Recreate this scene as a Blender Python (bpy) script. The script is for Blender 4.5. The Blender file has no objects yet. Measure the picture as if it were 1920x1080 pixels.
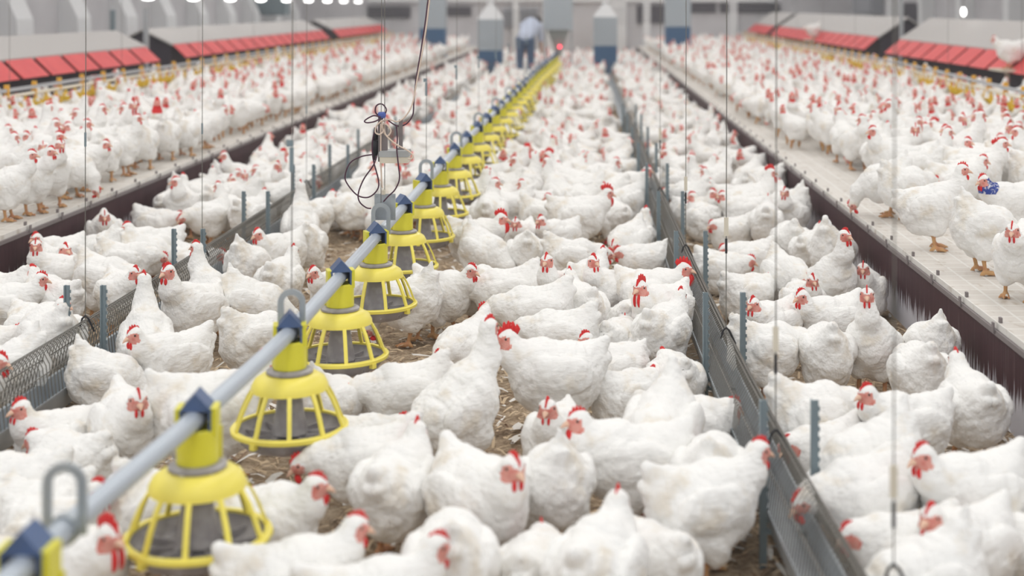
import bpy, bmesh, math, random
import numpy as np
from mathutils import Vector, Matrix, noise as mnoise

random.seed(7)
RNG = np.random.default_rng(7)
S = bpy.context.scene
COL = S.collection
PI = math.pi

# ------------------------------------------------------------------ camera, world, added lights, exposure
FPX, HC, VX, VY = 2600.0, 1.55, 1095.0, 10.0          # focal length in pixels, eye height, vanishing point
cam_data = bpy.data.cameras.new('camera')
cam = bpy.data.objects.new('camera', cam_data)
COL.objects.link(cam)
cam.location = (0, 0, HC)
cam.rotation_euler = (PI / 2, 0, 0)
cam_data.sensor_width = 36.0
cam_data.lens = FPX / 1920 * 36.0
cam_data.shift_x = -(VX - 960) / 1920
cam_data.shift_y = -(540 - VY) / 1920
cam_data.clip_start, cam_data.clip_end = 0.05, 200
cam_data.dof.use_dof = True
cam_data.dof.focus_distance = 5.9
cam_data.dof.aperture_fstop = 1.7
S.camera = cam
S.view_settings.view_transform = 'Standard'
S.view_settings.look = 'None'
S.view_settings.gamma = 1.0
S.view_settings.use_curve_mapping = False
S.view_settings.exposure = 0.12
S.cycles.max_bounces = 6
S.cycles.diffuse_bounces = 4
S.cycles.glossy_bounces = 2
S.cycles.transmission_bounces = 2
S.cycles.use_denoising = True
S.cycles.use_adaptive_sampling = True
S.cycles.adaptive_threshold = 0.03

world = bpy.data.worlds.new('world')
S.world = world
world.use_nodes = True
world.node_tree.nodes['Background'].inputs[0].default_value = (0.93, 0.96, 1.0, 1)
world.node_tree.nodes['Background'].inputs[1].default_value = 0.75

for lx in (-6.0, -3.2, -0.4, 2.4, 5.2):                # added soft area lights, out of view under the ceiling, brightening the hall
    ld = bpy.data.lights.new('added_ceiling_light', 'AREA')
    ld.shape = 'RECTANGLE'
    ld.size, ld.size_y = 0.5, 44
    ld.energy = 300
    ld.color = (1.0, 0.995, 0.985)
    lo = bpy.data.objects.new('added_ceiling_light', ld)
    lo.location = (lx, 20.5, 3.55)
    COL.objects.link(lo)


def at(px, py, z=0.0):
    """The point at height z that shows at pixel (px, py)."""
    y = FPX * (HC - z) / (py - VY)
    return ((px - VX) * y / FPX, y, z)


def pix(x, y, z):
    return VX + FPX * x / y, VY + FPX * (HC - z) / y


# ------------------------------------------------------------------ materials
def mat(name, color, rough=0.6, metal=0.0, spec=0.4, emit=0.0, bump=None, vary=None, scale=8.0):
    """bump = (noise scale, strength); vary = (second colour, low, high) blotches of the object's own colour."""
    m = bpy.data.materials.new(name)
    m.use_nodes = True
    nt = m.node_tree
    b = nt.nodes['Principled BSDF']
    b.inputs['Base Color'].default_value = (*color, 1)
    b.inputs['Roughness'].default_value = rough
    b.inputs['Metallic'].default_value = metal
    b.inputs['Specular IOR Level'].default_value = spec
    if emit:
        b.inputs['Emission Color'].default_value = (*color, 1)
        b.inputs['Emission Strength'].default_value = emit
    tc = nt.nodes.new('ShaderNodeTexCoord')
    if vary:
        n = nt.nodes.new('ShaderNodeTexNoise')
        n.inputs['Scale'].default_value = scale
        n.inputs['Detail'].default_value = 5
        nt.links.new(tc.outputs['Object'], n.inputs['Vector'])
        r = nt.nodes.new('ShaderNodeMapRange')
        r.inputs[1].default_value, r.inputs[2].default_value = vary[1], vary[2]
        nt.links.new(n.outputs['Fac'], r.inputs[0])
        mx = nt.nodes.new('ShaderNodeMix')
        mx.data_type = 'RGBA'
        mx.inputs['A'].default_value = (*color, 1)
        mx.inputs['B'].default_value = (*vary[0], 1)
        nt.links.new(r.outputs[0], mx.inputs['Factor'])
        nt.links.new(mx.outputs['Result'], b.inputs['Base Color'])
    if bump:
        n2 = nt.nodes.new('ShaderNodeTexNoise')
        n2.inputs['Scale'].default_value = bump[0]
        n2.inputs['Detail'].default_value = 4
        nt.links.new(tc.outputs['Object'], n2.inputs['Vector'])
        bp = nt.nodes.new('ShaderNodeBump')
        bp.inputs['Strength'].default_value = bump[1]
        bp.inputs['Distance'].default_value = 0.01
        nt.links.new(n2.outputs['Fac'], bp.inputs['Height'])
        nt.links.new(bp.outputs[0], b.inputs['Normal'])
    return m


M = {}
M['plumage'] = mat('white_plumage', (0.93, 0.92, 0.895), 0.95, spec=0.1, bump=(120, 0.5),
                   vary=((0.74, 0.64, 0.49), 0.54, 0.82), scale=10)
for n_ in M['plumage'].node_tree.nodes:                # barbs: the fine relief runs along the bird
    if n_.type == 'BUMP':
        h_ = n_.inputs['Height'].links[0].from_node
        mp_ = M['plumage'].node_tree.nodes.new('ShaderNodeMapping')
        mp_.inputs['Scale'].default_value = (0.30, 1.0, 0.8)
        M['plumage'].node_tree.links.new(h_.inputs['Vector'].links[0].from_socket, mp_.inputs['Vector'])
        M['plumage'].node_tree.links.new(mp_.outputs[0], h_.inputs['Vector'])
M['blue_plumage'] = mat('blue_dyed_plumage', (0.05, 0.08, 0.32), 0.9, spec=0.1, vary=((0.75, 0.75, 0.8), 0.5, 0.62), scale=60)
M['leg'] = mat('yellow_leg_skin', (0.62, 0.36, 0.16), 0.6, bump=(300, 0.3), vary=((0.55, 0.24, 0.12), 0.45, 0.7), scale=20)
M['face'] = mat('pink_face_skin', (0.80, 0.36, 0.30), 0.6, bump=(250, 0.5), vary=((0.72, 0.20, 0.16), 0.46, 0.68), scale=45)
M['comb'] = mat('red_comb_skin', (0.74, 0.025, 0.025), 0.5, bump=(220, 0.4))
M['beak'] = mat('horn_beak', (0.80, 0.52, 0.38), 0.45)
M['eye'] = mat('dark_eye', (0.03, 0.015, 0.01), 0.15, spec=0.7)
M['steel'] = mat('galvanised_steel', (0.46, 0.50, 0.53), 0.42, 0.55, bump=(40, 0.05), vary=((0.33, 0.36, 0.39), 0.4, 0.7), scale=6)
M['post'] = mat('grey_post_steel', (0.24, 0.30, 0.33), 0.5, 0.4)
M['wire'] = mat('dull_wire', (0.20, 0.19, 0.17), 0.5, 0.6)
M['tube'] = mat('zinc_tube', (0.50, 0.55, 0.61), 0.38, 0.35, bump=(30, 0.05))
M['cap'] = mat('clip_reflection_blue', (0.09, 0.14, 0.27), 0.4, 0.4)  # galvanised metal; its blue reflection is painted into the base colour
M['yellow'] = mat('yellow_plastic', (0.92, 0.79, 0.13), 0.4, spec=0.5)
M['yellow_collar'] = mat('lime_yellow_plastic', (0.76, 0.70, 0.04), 0.4, spec=0.5)
M['pan'] = mat('grey_pan_plastic', (0.30, 0.28, 0.29), 0.4, spec=0.5, vary=((0.44, 0.42, 0.43), 0.45, 0.7), scale=20)
M['cable_dark'] = mat('dark_purple_cable', (0.075, 0.025, 0.05), 0.5)
M['cable_cream'] = mat('cream_cable', (0.72, 0.58, 0.48), 0.5)
M['black'] = mat('black_plastic', (0.02, 0.02, 0.025), 0.45)
M['box'] = mat('grey_box_plastic', (0.42, 0.43, 0.43), 0.5)
M['box_dark'] = mat('dark_grey_bracket', (0.22, 0.19, 0.19), 0.5)
M['cream'] = mat('cream_plastic', (0.72, 0.66, 0.54), 0.5)
M['tie'] = mat('blue_tie', (0.08, 0.13, 0.42), 0.6)
M['flap'] = mat('red_flap_plastic', (0.74, 0.085, 0.085), 0.55, bump=(25, 0.2), vary=((0.66, 0.06, 0.07), 0.4, 0.7), scale=4)
M['nest_dark'] = mat('dark_nest_board', (0.035, 0.026, 0.038), 0.7)
M['pvc'] = mat('cream_white_pipe', (0.86, 0.80, 0.66), 0.4)
M['rail'] = mat('grey_rail', (0.50, 0.52, 0.54), 0.5, 0.3)
M['orange'] = mat('orange_hanger_plastic', (0.86, 0.46, 0.05), 0.45)
M['cup'] = mat('yellow_cup_plastic', (0.86, 0.58, 0.04), 0.45)
M['blue'] = mat('blue_paint', (0.045, 0.12, 0.24), 0.55)
M['grey_paint'] = mat('pale_grey_sheet', (0.42, 0.47, 0.51), 0.5, 0.1)
M['white_paint'] = mat('white_sheet', (0.80, 0.81, 0.82), 0.5)
M['funnel'] = mat('grey_green_funnel', (0.30, 0.33, 0.32), 0.5)
M['wall'] = mat('pale_wall_paint', (0.62, 0.61, 0.63), 0.8, bump=(12, 0.1), vary=((0.54, 0.53, 0.55), 0.4, 0.7), scale=1.2)
M['dark_panel'] = mat('dark_shutter', (0.12, 0.11, 0.13), 0.6)
M['mid_panel'] = mat('grey_shutter', (0.33, 0.34, 0.37), 0.6)
M['bulb'] = mat('lit_bulb', (1.0, 0.99, 0.96), 0.4, emit=6.0)
M['red_lamp'] = mat('lit_red_lamp', (1.0, 0.06, 0.10), 0.4, emit=5.0)
M['brown_pipe'] = mat('red_brown_pipe', (0.28, 0.13, 0.11), 0.6)
M['skin'] = mat('person_skin', (0.60, 0.38, 0.29), 0.6)
M['shirt'] = mat('pale_blue_cloth', (0.56, 0.62, 0.76), 0.9)
M['trousers'] = mat('navy_cloth', (0.07, 0.12, 0.22), 0.9)
M['hair'] = mat('dark_hair', (0.05, 0.04, 0.04), 0.8)
M['straw'] = mat('pale_straw', (0.66, 0.51, 0.34), 0.9)
M['chip_brown'] = mat('brown_chip', (0.25, 0.16, 0.10), 0.9)
M['chip_white'] = mat('white_shed_feather', (0.82, 0.79, 0.74), 0.9)


def plywood():
    m = mat('dark_plywood', (0.055, 0.026, 0.032), 0.6, spec=0.25)
    nt = m.node_tree
    b = nt.nodes['Principled BSDF']
    tc = nt.nodes.new('ShaderNodeTexCoord')
    mp = nt.nodes.new('ShaderNodeMapping')
    mp.inputs['Scale'].default_value = (3, 9, 0.8)
    n = nt.nodes.new('ShaderNodeTexNoise')
    n.inputs['Scale'].default_value = 4
    n.inputs['Detail'].default_value = 8
    nt.links.new(tc.outputs['Object'], mp.inputs['Vector'])
    nt.links.new(mp.outputs[0], n.inputs['Vector'])
    # thin pale vertical drips
    mp2 = nt.nodes.new('ShaderNodeMapping')
    mp2.inputs['Scale'].default_value = (1, 30, 1.4)
    n2 = nt.nodes.new('ShaderNodeTexNoise')
    n2.inputs['Scale'].default_value = 2.2
    n2.inputs['Detail'].default_value = 3
    nt.links.new(tc.outputs['Object'], mp2.inputs['Vector'])
    nt.links.new(mp2.outputs[0], n2.inputs['Vector'])
    r2 = nt.nodes.new('ShaderNodeMapRange')
    r2.inputs[1].default_value, r2.inputs[2].default_value = 0.60, 0.78
    nt.links.new(n2.outputs['Fac'], r2.inputs[0])
    # crust of white dust along the foot of the board, ragged upper edge
    sp = nt.nodes.new('ShaderNodeSeparateXYZ')
    nt.links.new(tc.outputs['Object'], sp.inputs[0])
    mad = nt.nodes.new('ShaderNodeMath')
    mad.operation = 'MULTIPLY_ADD'
    mad.inputs[1].default_value = 0.34
    nt.links.new(n2.outputs['Fac'], mad.inputs[0])
    mad.inputs[2].default_value = -0.05
    sub = nt.nodes.new('ShaderNodeMath')
    sub.operation = 'SUBTRACT'
    nt.links.new(mad.outputs[0], sub.inputs[0])
    nt.links.new(sp.outputs['Z'], sub.inputs[1])
    rz = nt.nodes.new('ShaderNodeMapRange')
    rz.inputs[1].default_value, rz.inputs[2].default_value = -0.015, 0.02
    nt.links.new(sub.outputs[0], rz.inputs[0])
    m1 = nt.nodes.new('ShaderNodeMix')
    m1.data_type = 'RGBA'
    m1.inputs['A'].default_value = (0.088, 0.036, 0.044, 1)
    m1.inputs['B'].default_value = (0.036, 0.016, 0.021, 1)
    nt.links.new(n.outputs['Fac'], m1.inputs['Factor'])
    m2 = nt.nodes.new('ShaderNodeMix')
    m2.data_type = 'RGBA'
    m2.inputs['B'].default_value = (0.30, 0.23, 0.22, 1)
    nt.links.new(m1.outputs['Result'], m2.inputs['A'])
    s2 = nt.nodes.new('ShaderNodeMath')
    s2.operation = 'MULTIPLY'
    s2.inputs[1].default_value = 0.45
    nt.links.new(r2.outputs[0], s2.inputs[0])
    nt.links.new(s2.outputs[0], m2.inputs['Factor'])
    m3 = nt.nodes.new('ShaderNodeMix')
    m3.data_type = 'RGBA'
    m3.inputs['B'].default_value = (0.72, 0.73, 0.80, 1)
    nt.links.new(m2.outputs['Result'], m3.inputs['A'])
    s3 = nt.nodes.new('ShaderNodeMath')
    s3.operation = 'MULTIPLY'
    s3.inputs[1].default_value = 0.85
    nt.links.new(rz.outputs[0], s3.inputs[0])
    nt.links.new(s3.outputs[0], m3.inputs['Factor'])
    nt.links.new(m3.outputs['Result'], b.inputs['Base Color'])
    return m


def deck_material():
    m = mat('slatted_plastic', (0.74, 0.71, 0.66), 0.6)
    nt = m.node_tree
    b = nt.nodes['Principled BSDF']
    tc = nt.nodes.new('ShaderNodeTexCoord')
    br = nt.nodes.new('ShaderNodeTexBrick')
    br.offset = 0.0
    br.inputs['Scale'].default_value = 1.0
    br.inputs['Brick Width'].default_value = 0.10
    br.inputs['Row Height'].default_value = 0.10
    br.inputs['Mortar Size'].default_value = 0.006
    br.inputs['Color1'].default_value = (0.66, 0.62, 0.57, 1)
    br.inputs['Color2'].default_value = (0.72, 0.68, 0.63, 1)
    br.inputs['Mortar'].default_value = (0.80, 0.78, 0.74, 1)
    nt.links.new(tc.outputs['Object'], br.inputs['Vector'])
    n = nt.nodes.new('ShaderNodeTexNoise')
    mp = nt.nodes.new('ShaderNodeMapping')
    mp.inputs['Scale'].default_value = (14, 5, 5)
    n.inputs['Scale'].default_value = 2
    n.inputs['Detail'].default_value = 6
    nt.links.new(tc.outputs['Object'], mp.inputs['Vector'])
    nt.links.new(mp.outputs[0], n.inputs['Vector'])
    r = nt.nodes.new('ShaderNodeMapRange')
    r.inputs[1].default_value, r.inputs[2].default_value = 0.58, 0.75
    r.inputs[4].default_value = 0.7
    nt.links.new(n.outputs['Fac'], r.inputs[0])
    mx = nt.nodes.new('ShaderNodeMix')
    mx.data_type = 'RGBA'
    mx.inputs['B'].default_value = (0.42, 0.34, 0.26, 1)
    nt.links.new(br.outputs['Color'], mx.inputs['A'])
    nt.links.new(r.outputs[0], mx.inputs['Factor'])
    nt.links.new(mx.outputs['Result'], b.inputs['Base Color'])
    bp = nt.nodes.new('ShaderNodeBump')
    bp.inputs['Strength'].default_value = 0.5
    bp.inputs['Distance'].default_value = 0.004
    nt.links.new(br.outputs['Fac'], bp.inputs['Height'])
    nt.links.new(bp.outputs[0], b.inputs['Normal'])
    return m


def litter_material():
    m = mat('straw_litter', (0.4, 0.3, 0.2), 0.95, spec=0.15)
    nt = m.node_tree
    b = nt.nodes['Principled BSDF']
    tc = nt.nodes.new('ShaderNodeTexCoord')
    n1 = nt.nodes.new('ShaderNodeTexNoise')
    n1.inputs['Scale'].default_value = 2.3
    n1.inputs['Detail'].default_value = 3
    n2 = nt.nodes.new('ShaderNodeTexNoise')
    n2.inputs['Scale'].default_value = 55
    n2.inputs['Detail'].default_value = 6
    n2.inputs['Roughness'].default_value = 0.7
    v = nt.nodes.new('ShaderNodeTexVoronoi')
    v.inputs['Scale'].default_value = 70
    for t in (n1, n2, v):
        nt.links.new(tc.outputs['Object'], t.inputs['Vector'])
    cr = nt.nodes.new('ShaderNodeValToRGB')
    e = cr.color_ramp.elements
    e[0].position, e[0].color = 0.30, (0.19, 0.13, 0.085, 1)
    e[1].position, e[1].color = 0.72, (0.80, 0.68, 0.52, 1)
    e.new(0.5).color = (0.50, 0.38, 0.26, 1)
    ad = nt.nodes.new('ShaderNodeMath')
    ad.operation = 'MULTIPLY_ADD'
    ad.inputs[1].default_value = 0.45
    nt.links.new(n1.outputs['Fac'], ad.inputs[0])
    s = nt.nodes.new('ShaderNodeMath')
    s.operation = 'MULTIPLY_ADD'
    s.inputs[1].default_value = 0.75
    s.inputs[2].default_value = -0.10
    nt.links.new(n2.outputs['Fac'], s.inputs[0])
    nt.links.new(s.outputs[0], ad.inputs[2])
    nt.links.new(ad.outputs[0], cr.inputs[0])
    nt.links.new(cr.outputs[0], b.inputs['Base Color'])
    bp = nt.nodes.new('ShaderNodeBump')
    bp.inputs['Strength'].default_value = 0.9
    bp.inputs['Distance'].default_value = 0.012
    nt.links.new(n2.outputs['Fac'], bp.inputs['Height'])
    nt.links.new(bp.outputs[0], b.inputs['Normal'])
    return m


def roof_material():
    m = mat('slatted_nest_roof', (0.50, 0.48, 0.46), 0.7)
    nt = m.node_tree
    b = nt.nodes['Principled BSDF']
    tc = nt.nodes.new('ShaderNodeTexCoord')
    w = nt.nodes.new('ShaderNodeTexWave')
    w.bands_direction = 'Y'
    w.inputs['Scale'].default_value = 5
    w.inputs['Distortion'].default_value = 0.5
    nt.links.new(tc.outputs['Object'], w.inputs['Vector'])
    mx = nt.nodes.new('ShaderNodeMix')
    mx.data_type = 'RGBA'
    mx.inputs['A'].default_value = (0.40, 0.38, 0.37, 1)
    mx.inputs['B'].default_value = (0.56, 0.54, 0.52, 1)
    nt.links.new(w.outputs['Fac'], mx.inputs['Factor'])
    nt.links.new(mx.outputs['Result'], b.inputs['Base Color'])
    return m


M['plywood'] = plywood()
M['deck'] = deck_material()
M['litter'] = litter_material()
M['roof'] = roof_material()


# ------------------------------------------------------------------ mesh helpers
class MB:
    """Collects boxes, tubes and turned shapes into one mesh."""

    def __init__(self):
        self.v, self.f, self.mi = [], [], []

    def add(self, vs, fs, mi=0):
        o = len(self.v)
        self.v += [tuple(p) for p in vs]
        self.f += [tuple(i + o for i in q) for q in fs]
        self.mi += [mi] * len(fs)
        return self

    def hexa(self, p, mi=0):
        return self.add(p, [(0, 3, 2, 1), (4, 5, 6, 7), (0, 1, 5, 4), (1, 2, 6, 5), (2, 3, 7, 6), (3, 0, 4, 7)], mi)

    def box(self, c, s, R=None, mi=0):
        h = [x / 2 for x in s]
        p = [Vector((a * h[0], b * h[1], d * h[2])) for d in (-1, 1) for a, b in ((-1, -1), (1, -1), (1, 1), (-1, 1))]
        if R:
            p = [R @ q for q in p]
        return self.hexa([q + Vector(c) for q in p], mi)

    def prism(self, outline, axis, lo, hi, mi=0):
        """outline: 2-D points; axis 'x','y','z' is the extrusion axis."""
        def P(a, b, t):
            return {'x': (t, a, b), 'y': (a, t, b), 'z': (a, b, t)}[axis]
        n = len(outline)
        vs = [P(a, b, lo) for a, b in outline] + [P(a, b, hi) for a, b in outline]
        fs = [tuple(range(n))[::-1], tuple(range(n, 2 * n))] + [(i, (i + 1) % n, n + (i + 1) % n, n + i) for i in range(n)]
        return self.add(vs, fs, mi)

    def tube(self, pts, r, n=8, closed=False, cap=True, mi=0):
        pts = [Vector(p) for p in pts]
        k = len(pts)
        rs = r if isinstance(r, (list, tuple)) else [r] * k
        vs, fs = [], []
        ref = None
        for i, p in enumerate(pts):
            if closed:
                t = pts[(i + 1) % k] - pts[i - 1]
            else:
                t = pts[min(i + 1, k - 1)] - pts[max(i - 1, 0)]
            t.normalize()
            if ref is None:
                ref = Vector((0, 0, 1)) if abs(t.z) < 0.9 else Vector((1, 0, 0))
            u = (ref - t * ref.dot(t)).normalized()
            ref = u
            w = t.cross(u)
            for j in range(n):
                a = 2 * PI * j / n
                vs.append(p + (u * math.cos(a) + w * math.sin(a)) * rs[i])
        for i in range(k if closed else k - 1):
            a, b = i * n, ((i + 1) % k) * n
            fs += [(a + j, a + (j + 1) % n, b + (j + 1) % n, b + j) for j in range(n)]
        if cap and not closed:
            fs += [tuple(range(n))[::-1], tuple((k - 1) * n + j for j in range(n))]
        return self.add(vs, fs, mi)

    def lathe(self, prof, n=24, c=(0, 0, 0), mi=0, sx=1.0, closed=True):
        vs, fs = [], []
        for r, z in prof:
            for j in range(n):
                a = 2 * PI * j / n
                vs.append((c[0] + r * math.cos(a) * sx, c[1] + r * math.sin(a), c[2] + z))
        for i in range(len(prof) - 1):
            fs += [(i * n + j, i * n + (j + 1) % n, (i + 1) * n + (j + 1) % n, (i + 1) * n + j) for j in range(n)]
        if closed:
            fs += [tuple(range(n))[::-1], tuple((len(prof) - 1) * n + j for j in range(n))]
        return self.add(vs, fs, mi)

    def sphere(self, c, r, nu=12, nv=8, mi=0, R=None):
        r = r if isinstance(r, (tuple, list)) else (r, r, r)
        vs, fs = [], []
        for i in range(1, nv):
            th = PI * i / nv
            for j in range(nu):
                a = 2 * PI * j / nu
                vs.append(Vector((r[0] * math.sin(th) * math.cos(a), r[1] * math.sin(th) * math.sin(a), r[2] * math.cos(th))))
        vs += [Vector((0, 0, r[2])), Vector((0, 0, -r[2]))]
        m = (nv - 1) * nu
        for i in range(nv - 2):
            fs += [(i * nu + j, (i + 1) * nu + j, (i + 1) * nu + (j + 1) % nu, i * nu + (j + 1) % nu) for j in range(nu)]
        fs += [(m, j, (j + 1) % nu) for j in range(nu)]
        fs += [(m + 1, (nv - 2) * nu + (j + 1) % nu, (nv - 2) * nu + j) for j in range(nu)]
        if R:
            vs = [R @ p for p in vs]
        return self.add([p + Vector(c) for p in vs], fs, mi)

    def mesh(self, name, mats, smooth=False):
        me = bpy.data.meshes.new(name)
        me.from_pydata(self.v, [], self.f)
        for m in (mats if isinstance(mats, (list, tuple)) else [mats]):
            me.materials.append(m)
        if any(self.mi):
            me.polygons.foreach_set('material_index', self.mi)
        if smooth:
            me.polygons.foreach_set('use_smooth', [True] * len(me.polygons))
        me.update()
        return me

    def build(self, name, mats, parent=None, smooth=False, loc=(0, 0, 0), angle=None):
        me = self.mesh(name, mats, smooth)
        bm = bmesh.new()
        bm.from_mesh(me)
        bmesh.ops.recalc_face_normals(bm, faces=bm.faces)
        bm.to_mesh(me)
        bm.free()
        if smooth and angle:
            me.set_sharp_from_angle(angle=math.radians(angle))
        return link(name, me, parent, loc)


def link(name, data, parent=None, loc=(0, 0, 0)):
    o = bpy.data.objects.new(name, data)
    COL.objects.link(o)
    o.location = loc
    if parent:
        o.parent = parent
    return o


def tag(o, label=None, cat=None, group=None, kind=None):
    if label:
        o['label'] = label
    if cat:
        o['category'] = cat
    if group:
        o['group'] = group
    if kind:
        o['kind'] = kind
    return o


def empty(name, loc=(0, 0, 0), label=None, cat=None, group=None, rz=0.0):
    o = bpy.data.objects.new(name, None)
    o.empty_display_size = 0.1
    COL.objects.link(o)
    o.location = loc
    o.rotation_euler = (0, 0, rz)
    return tag(o, label, cat, group)


def copy_tree(o, parent=None):
    c = o.copy()
    COL.objects.link(c)
    if parent:
        c.parent = parent
    for ch in list(o.children):
        copy_tree(ch, c)
    return c


ORD = ['first', 'second', 'third', 'fourth', 'fifth', 'sixth', 'seventh', 'eighth', 'ninth', 'tenth', 'eleventh', 'twelfth',
       'thirteenth', 'fourteenth', 'fifteenth', 'sixteenth', 'seventeenth', 'eighteenth', 'nineteenth', 'twentieth']
ORD += ['twenty-' + w for w in ORD[:9]] + ['thirtieth'] + ['thirty-' + w for w in ORD[:9]] + ['fortieth'] + ['forty-' + w for w in ORD[:9]] + ['fiftieth']

# ------------------------------------------------------------------ the setting
DZ = 0.36                               # platform height
LX, RX = -3.01, 1.55                    # inner edges of the platforms
WL, WR, YF = -8.3, 7.9, 41.0            # side walls and far wall


def struct(name, mb, m, **k):
    return tag(mb.build(name, m, **k), kind='structure')


fl = MB()
nx, ny = 40, 120
xs = np.linspace(LX - 0.05, RX + 0.05, nx)
ys = np.linspace(-1.5, YF, ny)
for y in ys:
    for x in xs:
        fl.v.append((x, y, 0.008 * mnoise.noise(Vector((x * 3, y * 3, 0))) - 0.004))
for j in range(ny - 1):
    for i in range(nx - 1):
        fl.f.append((j * nx + i, j * nx + i + 1, (j + 1) * nx + i + 1, (j + 1) * nx + i))
        fl.mi.append(0)
struct('floor', fl, M['litter'], smooth=True)
struct('ceiling', MB().box(((WL + WR) / 2, 20, 3.75), (WR - WL + 0.4, 44, 0.1)), M['white_paint'])
struct('wall_left', MB().box((WL - 0.1, 20, 1.85), (0.2, 43, 3.8)), M['wall'])
struct('wall_right', MB().box((WR + 0.1, 20, 1.85), (0.2, 43, 3.8)), M['wall'])
struct('wall_far', MB().box(((WL + WR) / 2, YF + 0.1, 1.85), (WR - WL + 0.4, 0.2, 3.8)), M['wall'])
t = 0
for y in np.arange(17.5, 40, 2.35):     # white piers on the left wall
    t += 1
    struct('trim_%d' % t, MB().prism([(WL, DZ), (WL + 0.34, DZ), (WL + 0.30, 1.35), (WL + 0.12, 1.75), (WL, 1.8)], 'y', y - 0.3, y + 0.3), M['white_paint'])
for y in np.arange(18.6, 40, 3.2):
    t += 1
    struct('trim_%d' % t, MB().prism([(WR, DZ), (WR - 0.3, DZ), (WR - 0.3, 3.7), (WR, 3.7)], 'y', y - 0.16, y + 0.16), M['white_paint'])
for x, w in ((-1.05, 0.34), (-2.0, 0.2), (1.0, 0.5), (1.85, 0.22), (4.4, 0.25)):
    t += 1
    struct('trim_%d' % t, MB().box((x, YF - 0.06, 1.8), (w, 0.12, 3.6)), M['white_paint'])
t += 1
struct('trim_%d' % t, MB().box((-0.4, YF - 0.07, 1.72), (12, 0.14, 0.14)), M['white_paint'])
wn = 0
for x0, x1, y0, y1, mk in ((690, 770, 12, 34, 'dark_panel'), (838, 884, 12, 30, 'dark_panel'), (945, 1008, 16, 52, 'mid_panel'),
                           (1142, 1172, 14, 48, 'dark_panel'), (1194, 1248, 10, 44, 'dark_panel'), (1294, 1342, 4, 24, 'dark_panel'),
                           (1350, 1462, 6, 24, 'dark_panel'), (306, 412, 32, 52, 'mid_panel')):
    wn += 1
    a, b = (x0 - VX) * YF / FPX, (x1 - VX) * YF / FPX
    c, d = HC - (y1 - VY) * YF / FPX, HC - (y0 - VY) * YF / FPX
    m_ = MB().box(((a + b) / 2, YF - 0.04, (c + d) / 2), (b - a, 0.08, d - c))
    for s_ in np.arange(c + 0.06, d, 0.09):
        m_.box(((a + b) / 2, YF - 0.10, s_), (b - a, 0.05, 0.015), Matrix.Rotation(0.5, 3, 'X'))
    struct('window_%d' % wn, m_, M[mk])

# raised slatted platforms
for side, xe, xw, nm in ((-1, LX, WL, 'left'), (1, RX, WR, 'right')):
    p = empty('slatted_platform', (xe, 2.5, 0), {'left': 'raised slatted platform between the dark board and the nests under the row of wall lamps',
                                                 'right': 'raised off-white slatted platform with the blue-marked hen standing on it'}[nm], 'platform')
    MB().prism([(0, DZ - 0.04), (xw - xe - side * .01, DZ - 0.04), (xw - xe - side * .01, DZ), (0, DZ)], 'y', 0, YF - 2.6).build('slat_deck', M['deck'], p)
    MB().prism([(0, -0.02), (side * 0.02, -0.02), (side * 0.02, DZ - 0.041), (0, DZ - 0.041)], 'y', 0, YF - 2.6).build('front_board', M['plywood'], p)
    e = MB().box((side * -0.006, (YF - 2.6) / 2, DZ - 0.035), (0.012, YF - 2.6, 0.02))
    e.build('edge_strip', M['box_dark'], p)
    cl = MB()
    cl.box((side * 0.012, 0, DZ + 0.008), (0.010, 0.02, 0.024))
    cl.box((side * -0.016, 0, DZ - 0.018), (0.006, 0.022, 0.04))
    c0 = cl.build('clip', M['box_dark'], p)
    for k, y in enumerate(np.arange(0.4, 24, 0.46)):
        c_ = c0 if k == 0 else c0.copy()
        if k:
            COL.objects.link(c_)
        c_.location = (0, y, 0)

# ------------------------------------------------------------------ pan feeder line
FEED = [(-1, -1.05), (2.5, -0.99), (3.3, -0.93), (4.1, -0.89), (8, -0.885), (10, -0.87), (16.4, -0.77), (21, -0.71), (27, -0.56), (29, -0.52)]
TZ = 0.56


def fx(y):
    return float(np.interp(y, [a for a, b in FEED], [b for a, b in FEED]))


PY = [2.47 + 0.862 * i for i in range(0, 30)]
MB().tube([(fx(y), y, TZ) for y in np.arange(1.0, 27.8, 0.4)], 0.0235, 14).build('feed_tube', M['tube'], smooth=True, angle=40)
tag(bpy.data.objects['feed_tube'], 'long zinc grey feed tube carrying the row of yellow pan feeders', 'pipe')


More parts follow.
